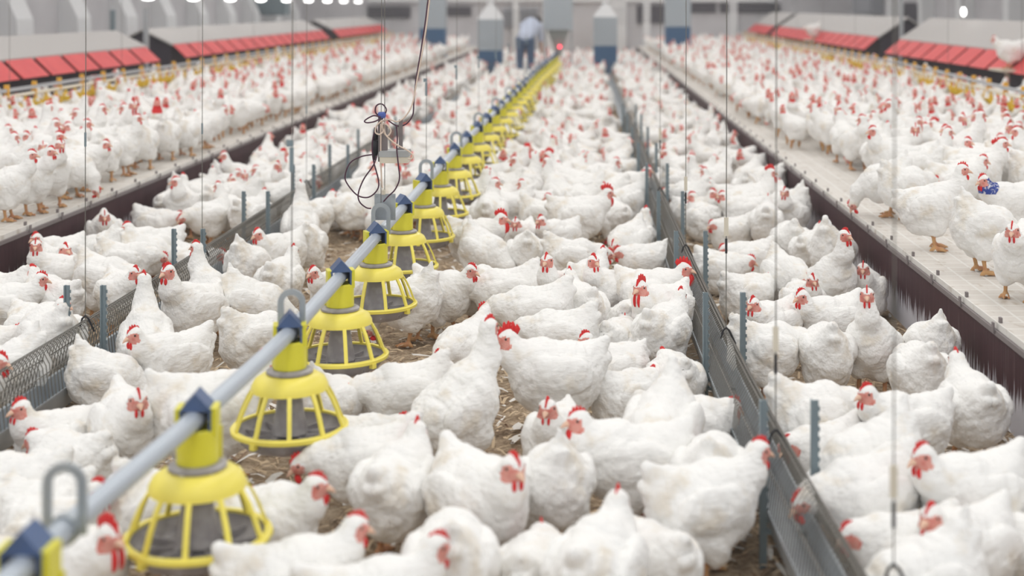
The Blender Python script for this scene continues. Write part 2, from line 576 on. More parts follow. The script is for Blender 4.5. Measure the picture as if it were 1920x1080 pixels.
def make_feeder():
    root = empty('pan_feeder')
    # saddle clip over the tube, folded sheet with a ridge
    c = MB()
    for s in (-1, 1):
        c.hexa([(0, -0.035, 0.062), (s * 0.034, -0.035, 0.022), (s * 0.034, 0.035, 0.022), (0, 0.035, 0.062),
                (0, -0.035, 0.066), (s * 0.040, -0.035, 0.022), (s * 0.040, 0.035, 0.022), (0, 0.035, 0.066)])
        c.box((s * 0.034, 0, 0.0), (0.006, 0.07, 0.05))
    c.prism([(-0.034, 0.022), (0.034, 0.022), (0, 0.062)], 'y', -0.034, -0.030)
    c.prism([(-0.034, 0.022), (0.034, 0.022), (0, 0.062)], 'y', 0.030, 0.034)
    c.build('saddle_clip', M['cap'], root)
    n = MB()
    n.lathe([(0.046, -0.125), (0.05, -0.12), (0.05, -0.03), (0.046, -0.026), (0.04, -0.026), (0.04, -0.12)], 20)
    for s in (-1, 1):
        n.box((s * 0.041, 0, -0.005), (0.016, 0.06, 0.075))
        n.box((s * 0.046, 0.03, -0.08), (0.014, 0.012, 0.09))
    n.build('collar', M['yellow_collar'], root, smooth=True, angle=35)
    MB().lathe([(0.062, -0.138), (0.070, -0.136), (0.070, -0.128), (0.060, -0.122), (0.05, -0.122)], 24).build('ring', M['pan'], root, smooth=True, angle=35)
    # cage: skirt, ribs and rim ring in one moulded piece
    g = MB()
    g.lathe([(0.066, -0.139), (0.085, -0.143), (0.105, -0.158), (0.115, -0.180), (0.116, -0.194), (0.112, -0.194), (0.110, -0.180), (0.100, -0.161), (0.082, -0.147), (0.066, -0.143)], 32, closed=False)
    for k in range(10):
        a = 2 * PI * (k + 0.5) / 10
        u, w = Vector((math.cos(a), math.sin(a), 0)), Vector((-math.sin(a), math.cos(a), 0))
        prof = [(0.113, -0.190), (0.130, -0.222), (0.146, -0.262), (0.158, -0.300), (0.166, -0.322)]
        for (r0, z0), (r1, z1) in zip(prof, prof[1:]):
            hw = 0.0065
            q = []
            for r, z in ((r0, z0), (r1, z1)):
                q.append([u * (r - 0.004) - w * hw, u * (r + 0.004) - w * hw, u * (r + 0.004) + w * hw, u * (r - 0.004) + w * hw])
                q[-1] = [x + Vector((0, 0, z)) for x in q[-1]]
            g.hexa(q[1] + q[0])
    g.lathe([(0.158, -0.318), (0.172, -0.318), (0.176, -0.322), (0.175, -0.334), (0.170, -0.337), (0.158, -0.335), (0.158, -0.318)], 40, closed=False)
    for k in range(5):
        a = 2 * PI * k / 5 + 0.3
        g.box((0.170 * math.cos(a), 0.170 * math.sin(a), -0.342), (0.018, 0.018, 0.02), Matrix.Rotation(a, 3, 'Z'))
    g.build('cage', M['yellow'], root, smooth=True, angle=35)
    MB().lathe([(0.030, -0.140), (0.034, -0.200), (0.044, -0.280), (0.054, -0.345), (0.050, -0.345), (0.04, -0.28), (0.028, -0.15)], 20).build('feed_cone', M['pan'], root, smooth=True, angle=50)
    p = MB()
    n_ = 40
    prof = [(0.157, -0.326), (0.156, -0.338), (0.135, -0.362), (0.115, -0.372), (0.06, -0.362), (0.0, -0.345)]
    rings = []
    for q_, (r, z) in enumerate(prof):
        for j in range(n_):
            a = 2 * PI * j / n_
            p.v.append((r * math.cos(a), r * math.sin(a), z))
    outer = [(0.159, -0.326), (0.158, -0.350), (0.135, -0.385), (0.10, -0.395), (0.0, -0.395)]
    base = len(p.v)
    for q_, (r, z) in enumerate(outer):
        for j in range(n_):
            a = 2 * PI * j / n_
            dz = 0.012 * abs(math.sin(a * 7)) if q_ in (1, 2) else 0
            p.v.append((r * math.cos(a), r * math.sin(a), z + dz))
    for st, k in ((0, len(prof)), (base, len(outer))):
        for i in range(k - 1):
            p.f += [(st + i * n_ + j, st + i * n_ + (j + 1) % n_, st + (i + 1) * n_ + (j + 1) % n_, st + (i + 1) * n_ + j) for j in range(n_)]
    p.f += [(j, (j + 1) % n_, base + (j + 1) % n_, base + j) for j in range(n_)]
    p.mi = [0] * len(p.f)
    for k in range(10):
        a = 2 * PI * k / 10 + 0.2
        p.box((0.10 * math.cos(a), 0.10 * math.sin(a), -0.358), (0.09, 0.005, 0.022), Matrix.Rotation(a, 3, 'Z'))
    p.build('pan', M['pan'], root, smooth=True, angle=40)
    return root


feeder0 = make_feeder()
for o_ in feeder0.children:              # the drop from tube to pan is short
    if o_.name != 'saddle_clip':
        for v_ in o_.data.vertices:
            v_.co.z *= 0.87
for i, y in enumerate(PY):
    f = feeder0 if i == 0 else copy_tree(feeder0)
    f.location = (fx(y), y, TZ)
    f.rotation_euler = (0, 0, (i * 0.7) % 0.6)
    lab = 'yellow caged pan feeder under the feed tube, %s from the front' % ORD[i]
    if i == 0:
        lab = 'nearest pan feeder, only its blue-reflecting clip and yellow collar showing at the bottom edge'
    tag(f, lab, 'feeder', 'yellow pan feeders along the feed tube')


def make_hanger(kind):
    """Galvanised U plate clipped on the tube."""
    root = empty('hanger_bracket')
    h = MB()
    k = 14
    ri, ro = 0.024, 0.042
    arc = [(PI * j / k) for j in range(k + 1)]
    inner = [(-ri, -0.01)] + [(-ri * math.cos(a), 0.085 + ri * math.sin(a)) for a in arc] + [(ri, -0.01)]
    outer = [(-ro, -0.01)] + [(-ro * math.cos(a), 0.085 + ro * math.sin(a)) for a in arc] + [(ro, -0.01)]
    n = len(inner)
    for t_ in (-0.004, 0.004):
        h.v += [(a, t_, b) for a, b in inner] + [(a, t_, b) for a, b in outer]
    for i in range(n - 1):
        h.f += [(i, i + 1, n + i + 1, n + i), (2 * n + i, 3 * n + i, 3 * n + i + 1, 2 * n + i + 1),
                (i, 2 * n + i, 2 * n + i + 1, i + 1), (n + i, n + i + 1, 3 * n + i + 1, 3 * n + i)]
    for i in (0, n - 1):
        h.f.append((i, n + i, 3 * n + i, 2 * n + i))
    h.mi = [0] * len(h.f)
    h.build('plate', M['steel'], root)
    c = MB()
    c.lathe([(0.030, -0.012), (0.030, 0.012), (0.0245, 0.012), (0.0245, -0.012), (0.030, -0.012)], 20, closed=False)
    o = c.build('clamp', M['steel'], root, smooth=True, angle=40)
    o.rotation_euler = (PI / 2, 0, 0)
    return root


HY = [2.62, 4.22, 6.06, 7.78, 9.5, 11.2, 12.95, 14.7, 16.4, 18.1, 19.9, 21.6]
hang0 = make_hanger(0)
for i, y in enumerate(HY):
    h = hang0 if i == 0 else copy_tree(hang0)
    h.location = (fx(y), y, TZ)
    tag(h, 'grey U-shaped hanger plate standing on the feed tube, %s from the front' % ORD[i], 'bracket', 'hanger plates on the feed tube')
    if i > 0:
        w = empty('suspension_wire', (fx(y), y, TZ + 0.12), 'thin wire rising from the %s U-shaped hanger plate of the feed tube' % ORD[i], 'wire', 'wires holding the feed tube')
        MB().tube([(0, 0, 0), (0.004, 0, 1.2), (-0.004, 0, 3.0)], 0.0016, 5).build('strand', M['wire'], w)
        if i != 2:
            MB().box((0.0, 0, 0.40), (0.012, 0.006, 0.075)).box((-0.005, 0, 0.45), (0.02, 0.006, 0.02)).build('adjuster', M['post'], w)

# ------------------------------------------------------------------ trough feeders
def trx(y):
    return 0.50 + 0.10 * math.exp(-(y - 3.0) / 2.0)


def tlx(y):
    return -1.92 - 0.04 * math.exp(-(y - 4.5) / 1.5)


def trough(fn, y0, y1, label, post_y):
    root = empty('feed_trough', (0, 0, 0), label, 'feed trough')
    ch = MB()
    step = 0.5
    yy = np.arange(y0, y1, step)
    prof = [(-0.052, 0.155), (-0.062, 0.158), (-0.062, 0.152), (-0.046, 0.08), (0.046, 0.08), (0.062, 0.152), (0.062, 0.158), (0.052, 0.155), (0.040, 0.086), (-0.040, 0.086)]
    n = len(prof)
    for y in yy:
        ch.v += [(fn(y) + a, y, b) for a, b in prof]
    for i in range(len(yy) - 1):
        ch.f += [(i * n + j, i * n + (j + 1) % n, (i + 1) * n + (j + 1) % n, (i + 1) * n + j) for j in range(n)]
    ch.mi = [0] * len(ch.f)
    ch.build('channel', M['steel'], root)
    # grill: bent wires from rim to ridge to rim, and the ridge roll
    g = MB()
    y = y0
    while y < min(y1, 16):
        x = fn(y)
        g.tube([(x - 0.058, y, 0.158), (x - 0.040, y + 0.012, 0.27), (x - 0.012, y + 0.02, 0.314), (x, y + 0.022, 0.322), (x + 0.012, y + 0.024, 0.314), (x + 0.040, y + 0.014, 0.27), (x + 0.058, y, 0.158)], 0.0018, 4, cap=False)
        y += 0.030 if y < 9 else 0.06
    for dx, z in ((-0.006, 0.323), (0.006, 0.323), (-0.046, 0.245), (0.046, 0.245)):
        g.tube([(fn(v) + dx, v, z) for v in np.arange(y0, y1, 0.5)], 0.0022, 5)
    g.build('grill', M['wire'], root)
    for y in post_y:
        for s in (-1, 1):
            p = MB()
            x = fn(y) + s * 0.071
            p.box((x - 0.008, y, 0.22), (0.005, 0.02, 0.48))
            p.box((x + 0.002, y, 0.22), (0.017, 0.005, 0.48))
            for z in np.arange(0.10, 0.46, 0.028):
                p.box((x + 0.012, y, z), (0.006, 0.005, 0.012))
            p.box((x - s * 0.02, y, 0.095), (0.05, 0.014, 0.01))
            p.build('leg', M['post'], root)
    return root


RPY = [3.83 - 1.42, 3.83] + [3.83 + 1.435 * k for k in range(1, 9)]
LPY = [4.0] + [5.4 + 1.365 * k for k in range(0, 7)]
trough(trx, 1.6, 30.5, 'grey wire-grilled feed trough nearest the blue-marked hen\'s platform', RPY)
trough(tlx, 3.2, 30.5, 'grey wire-grilled feed trough between the feed tube and the lamp-side platform', LPY)

# wires of the troughs
wl = [(trx(5.2), 5.2, 0.33, 0.62), (trx(7.0), 7.0, 0.33, 0.55), (trx(3.83) - 0.02, 3.95, 0.33, 0.5), (0.67, 3.0, 0.33, 0.42), (tlx(5.4), 5.4, 0.33, 1.0), (tlx(7.0), 7.0, 0.33, 0.9),
      (trx(9.2), 9.2, 0.33, 0.6), (tlx(9.6), 9.6, 0.33, 0.8)]
for i, (x, y, z, za) in enumerate(wl):
    nm = ['feed trough beside the blue-marked hen\'s platform', 'feed trough nearer the wall lamps'][x < 0]
    pos = {0: 'second', 1: 'third', 2: 'nearest but one', 3: 'nearest blurred', 4: 'nearest', 5: 'second', 6: 'farthest', 7: 'farthest'}[i]
    w = empty('suspension_wire', (x, y, z), '%s suspension wire of the %s' % (pos, nm), 'wire', 'wires holding the troughs')
    MB().tube([(0, 0, 0), (0.0, 0, za - 0.33), (0.002, 0, 1.0), (0, 0, 3.3)], 0.0018, 6).build('strand', M['wire'], w)
    MB().tube([(0, 0, za - z), (0.0, 0, za - z + 0.02), (0, 0, za - z + 0.055)], 0.0045, 8).build('hook', M['black'] if x > 0 else M['post'], w)
    if x > 0:
        MB().box((0, 0, za - z + 0.10), (0.016, 0.006, 0.07)).build('adjuster', M['cream'], w)
    MB().tube([(-0.02, -0.0, -0.03), (-0.012, 0, 0.0), (0, 0, 0.012), (0.012, 0, 0.0), (0.035, 0.0, -0.05)], 0.004, 6).build('bail', M['black'], w)

# ------------------------------------------------------------------ control box and cables by the third hanger
CY = 6.1


def cp(px, py, y=CY):
    return Vector(((px - VX) * y / FPX, y, HC - (py - VY) * y / FPX))


def smooth_path(pts, k=6):
    P = [Vector(p) for p in pts]
    out = []
    for i in range(len(P) - 1):
        a, b, c, d = P[max(i - 1, 0)], P[i], P[i + 1], P[min(i + 2, len(P) - 1)]
        for j in range(k):
            t_ = j / k
            out.append(0.5 * ((2 * b) + (c - a) * t_ + (2 * a - 5 * b + 4 * c - d) * t_ ** 2 + (3 * b - a - 3 * c + d) * t_ ** 3))
    out.append(P[-1])
    return out


b0 = cp(741, 290)
cb = empty('control_box', b0, 'grey control box with two upright arms hanging over the feed tube', 'control box')
MB().box((0, 0, 0.006), (0.128, 0.11, 0.022)).box((0, 0, 0.018), (0.122, 0.10, 0.006)).build('lid', M['box'], cb)
MB().box((0, 0, -0.018), (0.122, 0.105, 0.028)).build('base', M['cream'], cb)
MB().box((-0.048, -0.02, 0.075), (0.034, 0.02, 0.115)).build('arm', M['box_dark'], cb)
MB().box((0.022, 0.02, 0.085), (0.016, 0.016, 0.135)).box((0.022, 0.02, 0.022), (0.034, 0.04, 0.01)).build('arm', M['box_dark'], cb)
MB().box((-0.068, 0.0, 0.07), (0.012, 0.02, 0.2)).build('hanger_strap', M['box_dark'], cb)
p0 = cp(722, 388)
pl = MB().box((0, 0, 0), (0.092, 0.006, 0.115))
for sx in (-1, 1):
    for sz in (-1, 1):
        pl.lathe([(0.004, -0.002), (0.004, 0.002)], 8, (sx * 0.036, -0.004, sz * 0.046))
po = empty('sensor_plate', p0, 'small grey mounting plate behind the third U-shaped hanger plate', 'plate')
pl.build('sheet', M['steel'], po)
MB().box((-0.006, -0.004, 0.065), (0.016, 0.012, 0.02)).build('cable_gland', M['cream'], po)
wr = empty('suspension_wire', cp(720, 385), 'thin wire dropping to the control box and its mounting plate', 'wire')
MB().tube([(0, 0.02, 0), (0, 0.02, 1.0), (0.002, 0.02, 2.9)], 0.0016, 5).build('strand', M['wire'], wr)
pg = empty('power_plug', cp(704, 275), 'black plug and socket hanging beside the control box', 'plug')
MB().tube([(0, 0, 0.085), (0, 0, 0.05), (0, 0, 0.03)], [0.006, 0.012, 0.014], 12).build('plug', M['black'], pg, smooth=True)
MB().tube([(0, 0, 0.028), (0, 0, -0.01), (-0.002, 0, -0.045), (-0.002, 0, -0.06)], [0.016, 0.015, 0.009, 0.006], 12).build('socket', M['black'], pg, smooth=True)


def cable(name, paths, m, r, label):
    c = MB()
    for pts in paths:
        c.tube(smooth_path(pts), r, 6)
    return tag(c.build(name, m, smooth=True), label, 'cable')


q = lambda pts, dy=0.0: [cp(a, b, CY + dy) for a, b in pts]
cable('power_cable', [[cp(812, -400, CY + .02)] + q([(806, -60), (800, 20), (790, 90), (780, 150), (776, 190), (774, 215), (762, 232), (745, 236), (728, 226)], 0.02),
                      q([(714, 222), (704, 210), (706, 198), (716, 195), (724, 204), (722, 214), (716, 224)], -0.03),
                      q([(714, 220), (700, 217), (684, 226), (688, 230), (702, 228), (714, 222)], -0.05),
                      q([(712, 226), (703, 245), (698, 270), (700, 300), (710, 340), (706, 358), (690, 370), (670, 366), (652, 346), (647, 330), (656, 306), (676, 294), (697, 290)], -0.03),
                      q([(706, 292), (700, 310), (682, 336), (672, 362), (674, 378), (686, 389), (696, 391)], -0.06),
                      q([(743, 236), (745, 260), (744, 280), (747, 310), (749, 335), (741, 355), (728, 368), (719, 378)], -0.07)],
      M['cable_dark'], 0.0031, 'dark purple cable dropping to the control box and looping beside it')
cable('signal_cable', [[cp(815, -400, CY - .0)] + q([(808, -60), (803, 20), (793, 90), (782, 150), (773, 195), (760, 218), (745, 228), (730, 224), (716, 228)], -0.02),
                       q([(716, 226), (706, 236), (704, 248), (712, 252), (720, 244), (720, 230), (722, 250), (732, 262), (745, 272), (764, 282), (774, 291), (771, 298), (765, 298)], -0.08),
                       q([(716, 228), (718, 244), (726, 255), (733, 245), (724, 232)], -0.075),
                       q([(714, 232), (714, 300), (716, 345), (718, 352)], -0.04)],
      M['cable_cream'], 0.0034, 'cream cable knotted above the control box')
tag(MB().lathe([(0.014, -0.012), (0.018, -0.004), (0.018, 0.008), (0.013, 0.014)], 10, cp(716, 216, CY - .03)).build('cable_tie', M['tie']),
    'blue tie binding the cables above the control box', 'tie')

# ------------------------------------------------------------------ nests, drinkers
def nest(side, ridge, eave, foot, y0, y1, flaps, label, perch=None):
    """ridge, eave, foot: (x, z) seen in section; the flaps hang between eave and foot."""
    (xr, zr), (xe, ze), (xf, zf) = ridge, eave, foot
    xb = 2 * xr - xe
    root = empty('nest_box', (xr, (y0 + y1) / 2, DZ + .002), label, 'nest box')
    o = Vector((xr, (y0 + y1) / 2, DZ))
    L0, L1 = y0 - o.y, y1 - o.y
    P = lambda x, z: (x - o.x, z - o.z)
    b = MB()
    fr = xe - side * -0.03
    b.prism([P(fr, DZ), P(xb, DZ), P(xb, ze - 0.02), P(xr, zr - 0.02), P(fr, ze - 0.02)], 'y', L0 + 0.03, L1 - 0.03)
    b.build('body', M['nest_dark'], root)
    r = MB()
    for xa, xo in ((xe, xe), (xb, xb)):
        r.prism([P(xr, zr), P(xa, ze), P(xa, ze + 0.025), P(xr, zr + 0.028)], 'y', L0, L1)
    r.build('roof', M['roof'], root)
    n_ = flaps
    w = (L1 - L0) / n_
    for k in range(n_):
        a, c = L0 + k * w + 0.05, L0 + (k + 1) * w - 0.05
        sg = side * -1
        MB().hexa([(xe - o.x, a, ze - o.z), (xf - o.x, a, zf - o.z), (xf - o.x, c, zf - o.z), (xe - o.x, c, ze - o.z),
                   (xe - o.x, a, ze - o.z + 0.012), (xf - o.x + sg * 0.012, a, zf - o.z + 0.006), (xf - o.x + sg * 0.012, c, zf - o.z + 0.006), (xe - o.x, c, ze - o.z + 0.012)]).build('flap', M['flap'], root)
    MB().box((xf - o.x - 0.0, (L0 + L1) / 2, 0.26), (0.03, L1 - L0, 0.02)).build('perch_rail', M['nest_dark'], root)
    if perch:
        for ya in perch:
            MB().box((xf - o.x, ya - o.y, 0.47), (0.26, 0.5, 0.025)).box((xf - o.x, ya - o.y, 0.24), (0.04, 0.04, 0.46)).build('landing_board', M['cream'], root)
    return root


L_SEC = ((-6.2, 1.19), (-5.78, 0.985), (-5.60, 0.81))
R_SEC = ((5.42, 1.325), (4.93, 1.0), (4.70, 0.80))
nest(-1, *L_SEC, 10.0, 18.35, 11, 'nearest grey-roofed nest box with red flaps below the wall lamps')
nest(-1, *L_SEC, 19.45, 30.6, 15, 'second grey-roofed nest box with red flaps below the wall lamps')
nest(-1, *L_SEC, 31.8, 39.5, 10, 'third grey-roofed nest box with red flaps, far back below the wall lamps')
nest(1, *R_SEC, 11.5, 21.7, 13, 'nearest grey-roofed nest box with red flaps opposite the wall lamps, hen on its landing board', perch=[15.4])
nest(1, *R_SEC, 23.2, 35.0, 15, 'second grey-roofed nest box with red flaps opposite the wall lamps, hen perched in front', perch=[28.6])
nest(1, *R_SEC, 35.8, 40.0, 6, 'farthest grey-roofed nest box opposite the wall lamps')


def drinker(pts, label, side):
    root = empty('drinker_line', (0, 0, 0), label, 'drinker line')
    X = lambda y: float(np.interp(y, [p[1] for p in pts], [p[0] for p in pts]))
    ya, yb = pts[0][1], pts[-1][1]
    yy = np.arange(ya, yb, 0.7)
    MB().tube([(X(y), y, 0.76) for y in yy], 0.017, 10).build('pipe', M['pvc'], root, smooth=True, angle=40)
    r = MB()
    for i in range(len(yy) - 1):
        r.box((X((yy[i] + yy[i + 1]) / 2), (yy[i] + yy[i + 1]) / 2, 0.815), (0.03, 0.702, 0.028))
    r.build('rail', M['rail'], root)
    k = 0
    for y in np.arange(ya + 0.2, min(yb, ya + 26), 0.62):
        MB().box((X(y), y, 0.82), (0.036, 0.035, 0.09)).box((X(y), y, 0.775), (0.04, 0.03, 0.05)).build('hanger', M['orange'], root)
    for y in np.arange(ya + 0.1, min(yb, ya + 25), 0.25):
        c = MB()
        c.tube([(X(y), y, 0.75), (X(y), y, 0.70)], 0.011, 6)
        c.lathe([(0.03, -0.04), (0.062, -0.028), (0.075, 0.018), (0.066, 0.018), (0.04, -0.02)], 10, (X(y), y, 0.665))
        c.box((X(y) , y, 0.69), (0.012, 0.09, 0.05))
        c.build('cup', M['cup'], root)
    for y in np.arange(ya + 1.5, yb, 3.0):
        MB().tube([(X(y), y, 0.80), (X(y), y, 2.2), (X(y), y, 3.65)], 0.002, 5).build('hanging_wire', M['wire'], root)
    return root


drinker([(-4.95, 10.5), (-5.0, 14), (-5.0, 39)], 'cream drinker pipe with yellow cups running along the lamp-side platform', -1)
drinker([(3.62, 10.3), (3.74, 12), (4.02, 17.4), (4.12, 25), (4.15, 39)], 'cream drinker pipe with yellow cups running along the blue-marked hen\'s platform', 1)

# slim steel columns and pipes along the nests
for i, (x, y, h) in enumerate(((-6.0, 19.0, 1.52), (-7.0, 20.6, 1.48), (5.15, 22.5, 3.7))):
    o = MB().box((0, 0, h / 2 - DZ / 2), (0.06, 0.06, h - DZ)).box((0, 0, 0.01), (0.12, 0.12, 0.02)).build('steel_post', M['rail'] if i != 1 else M['post'], loc=(x, y, DZ))
    tag(o, ['pale grey steel post before the dark gable of the second nest box under the lamps', 'short dark post behind the nearest nest box under the wall lamps',
            'tall pale post in the gap between nest boxes opposite the wall lamps'][i], 'post')
tag(MB().tube([(WL + 0.45, 14, 0.98), (WL + 0.45, 25, 0.98)], 0.045, 10).box((WL + 0.24, 14.5, 0.97), (0.44, 0.06, 0.04)).box((WL + 0.24, 20, 0.97), (0.44, 0.06, 0.04)).box((WL + 0.24, 24.5, 0.97), (0.44, 0.06, 0.04)).build('egg_belt_pipe', M['brown_pipe']),
    'red-brown pipe along the wall behind the nearest nest box', 'pipe')

# lamps
def lamp(loc, label, group=None):
    root = empty('hanging_lamp', loc, label, 'lamp', group)
    MB().lathe([(0.0, 0.085), (0.03, 0.08), (0.05, 0.05), (0.125, 0.02), (0.13, 0.012), (0.115, 0.014), (0.03, 0.04)], 20, closed=False).build('shade', M['white_paint'], root, smooth=True)
    MB().sphere((0, 0, 0.0), (0.10, 0.10, 0.035)).build('bulb', M['bulb'], root, smooth=True)
    MB().tube([(0, 0, 0.08), (0, 0, 2.05)], 0.005, 6).build('cord', M['box_dark'], root)


for k in range(9):
    lamp((-6.35, 20.2 + 2.35 * k, 1.66), 'white hanging lamp above the nest boxes, %s in its row from the front' % ORD[k], 'lamps above the nest boxes')
o = empty('hanging_lamp', (5.2, 19.0, 1.46), 'single small glowing bulb above the nest box with the perched hen', 'lamp')
MB().lathe([(0.0, 0.06), (0.022, 0.05), (0.036, 0.01), (0.03, -0.035), (0.012, -0.055), (0, -0.06)], 14, closed=False).build('bulb', M['bulb'], o, smooth=True)
MB().tube([(0, 0, 0.05), (0, 0, 2.2)], 0.005, 6).build('cord', M['box_dark'], o)

# round wall fan far along the right wall
fan = empty('exhaust_fan', (WR - 0.02, 33.0, 1.22), 'dark round exhaust fan on the wall behind the second nest box opposite the lamps', 'fan')
c = MB()
c.lathe([(0.36, 0), (0.40, 0), (0.40, 0.30), (0.36, 0.30), (0.36, 0)], 28, closed=False)
ho = c.build('housing', M['dark_panel'], fan, smooth=True, angle=40)
ho.rotation_euler = (0, -PI / 2, 0)
bl = MB()
for k in range(6):
    a = k * PI / 3
    bl.box((-0.12, 0.19 * math.cos(a), 0.19 * math.sin(a)), (0.02, 0.30, 0.13), Matrix.Rotation(a, 3, 'X') @ Matrix.Rotation(0.4, 3, 'Y'))
bl.lathe([(0.06, 0.0), (0.06, 0.1)], 12, (-0.18, 0, -0.05))
bl.build('blades', M['dark_panel'], fan)
tag(MB().box((WR - 0.16, 37.8, 1.68), (0.3, 2.6, 0.75)).box((WR - 0.32, 37.8, 1.68), (0.05, 2.4, 0.6)).build('air_inlet', M['mid_panel']), 'blue-grey air inlet hood high on the wall opposite the lamps', 'air inlet')
tag(MB().box((WL + 0.42, 35.0, 1.75), (0.8, 0.6, 0.9)).box((WL + 0.4, 34.68, 1.75), (0.7, 0.05, 0.8)).build('air_inlet', M['post']), 'dark grey inlet box on the wall below the row of lamps', 'air inlet')


# ------------------------------------------------------------------ feed hoppers at the far end
def hopper(px0, px1, y, ztop, cone, zmid, label, group=None, foot=0.0):
    x0, x1 = (px0 - VX) * y / FPX, (px1 - VX) * y / FPX
    w = x1 - x0
    root = empty('feed_hopper', ((x0 + x1) / 2, y, foot), label, 'hopper', group)
    d = w * 0.9
    b = MB().box((0, 0, (zmid + ztop) / 2 - foot), (w, d, ztop - zmid))
    b.build('bin', M['grey_paint'], root)
    MB().box((0, 0, (zmid + 0.1) / 2), (w * 0.98, d * 0.98, zmid - 0.1)).build('skirt', M['blue'], root) if not foot else \
        MB().box((0, 0, (zmid - foot) / 2), (w * 0.98, d * 0.98, zmid - foot)).build('skirt', M['blue'], root)
    if not foot:
        for sx in (-1, 1):
            for sy in (-1, 1):
                MB().box((sx * w * 0.4, sy * d * 0.4, 0.05), (0.05, 0.05, 0.1)).build('leg', M['steel'], root)
    z = ztop - foot
    if cone:
        h = w / 2
        MB().add([(-h * 1.06, -d / 2, z), (h * 1.06, -d / 2, z), (h * 1.06, d / 2, z), (-h * 1.06, d / 2, z), (-0.08, -0.08, z + cone), (0.08, -0.08, z + cone), (0.08, 0.08, z + cone), (-0.08, 0.08, z + cone)],
                 [(0, 3, 2, 1), (4, 5, 6, 7), (0, 1, 5, 4), (1, 2, 6, 5), (2, 3, 7, 6), (3, 0, 4, 7)]).build('funnel_lid', M['white_paint'], root)
        MB().tube([(0, 0, z + cone - 0.02), (0, 0, 3.68 - foot)], 0.07, 12).build('drop_pipe', M['white_paint'], root, smooth=True, angle=40)
    return root


hopper(897, 943, 30, 1.25, 0.30, 0.58, 'grey feed hopper with white funnel lid and pale blue skirt near the bent person')
hopper(1113, 1157, 30, 1.30, 0.25, 0.68, 'grey feed hopper with white funnel lid and deep blue skirt beyond the red lamp')
hopper(788, 836, 32, 2.3, 0.35, 1.02, 'tall grey feed hopper with blue base on the lamp-side platform', foot=DZ)
hopper(1247, 1294, 32, 2.3, 0.35, 1.06, 'tall grey feed hopper with blue base on the blue-marked hen\'s platform', foot=DZ)
# hopper at the end of the pan feeder line, with its red lamp
HYY = 28.6
hx = fx(HYY)
eh = empty('line_hopper', (hx, HYY, 0), 'large pale hopper with a dark tapering funnel at the far end of the feed tube', 'hopper')
MB().box((0, 0, 1.45), (0.60, 0.55, 0.8)).build('bin', M['grey_paint'], eh)
MB().add([(-0.22, -0.22, 1.04), (0.22, -0.22, 1.04), (0.22, 0.22, 1.04), (-0.22, 0.22, 1.04), (-0.07, -0.07, 0.62), (0.07, -0.07, 0.62), (0.07, 0.07, 0.62), (-0.07, 0.07, 0.62)],
         [(0, 1, 2, 3), (4, 7, 6, 5), (0, 4, 5, 1), (1, 5, 6, 2), (2, 6, 7, 3), (3, 7, 4, 0)]).build('funnel', M['funnel'], eh)
MB().box((0, 0, 0.57), (0.16, 0.3, 0.12)).build('gearbox', M['funnel'], eh)
for s in (-1, 1):
    MB().box((s * 0.27, 0, 0.53), (0.04, 0.04, 1.06)).build('leg', M['steel'], eh)
MB().tube([(0, 0, 1.84), (0, 0, 3.68)], 0.08, 10).build('drop_pipe', M['funnel'], eh)
MB().sphere((0.03, -0.17, 0.70), 0.03).build('indicator_lamp', M['red_lamp'], eh, smooth=True)


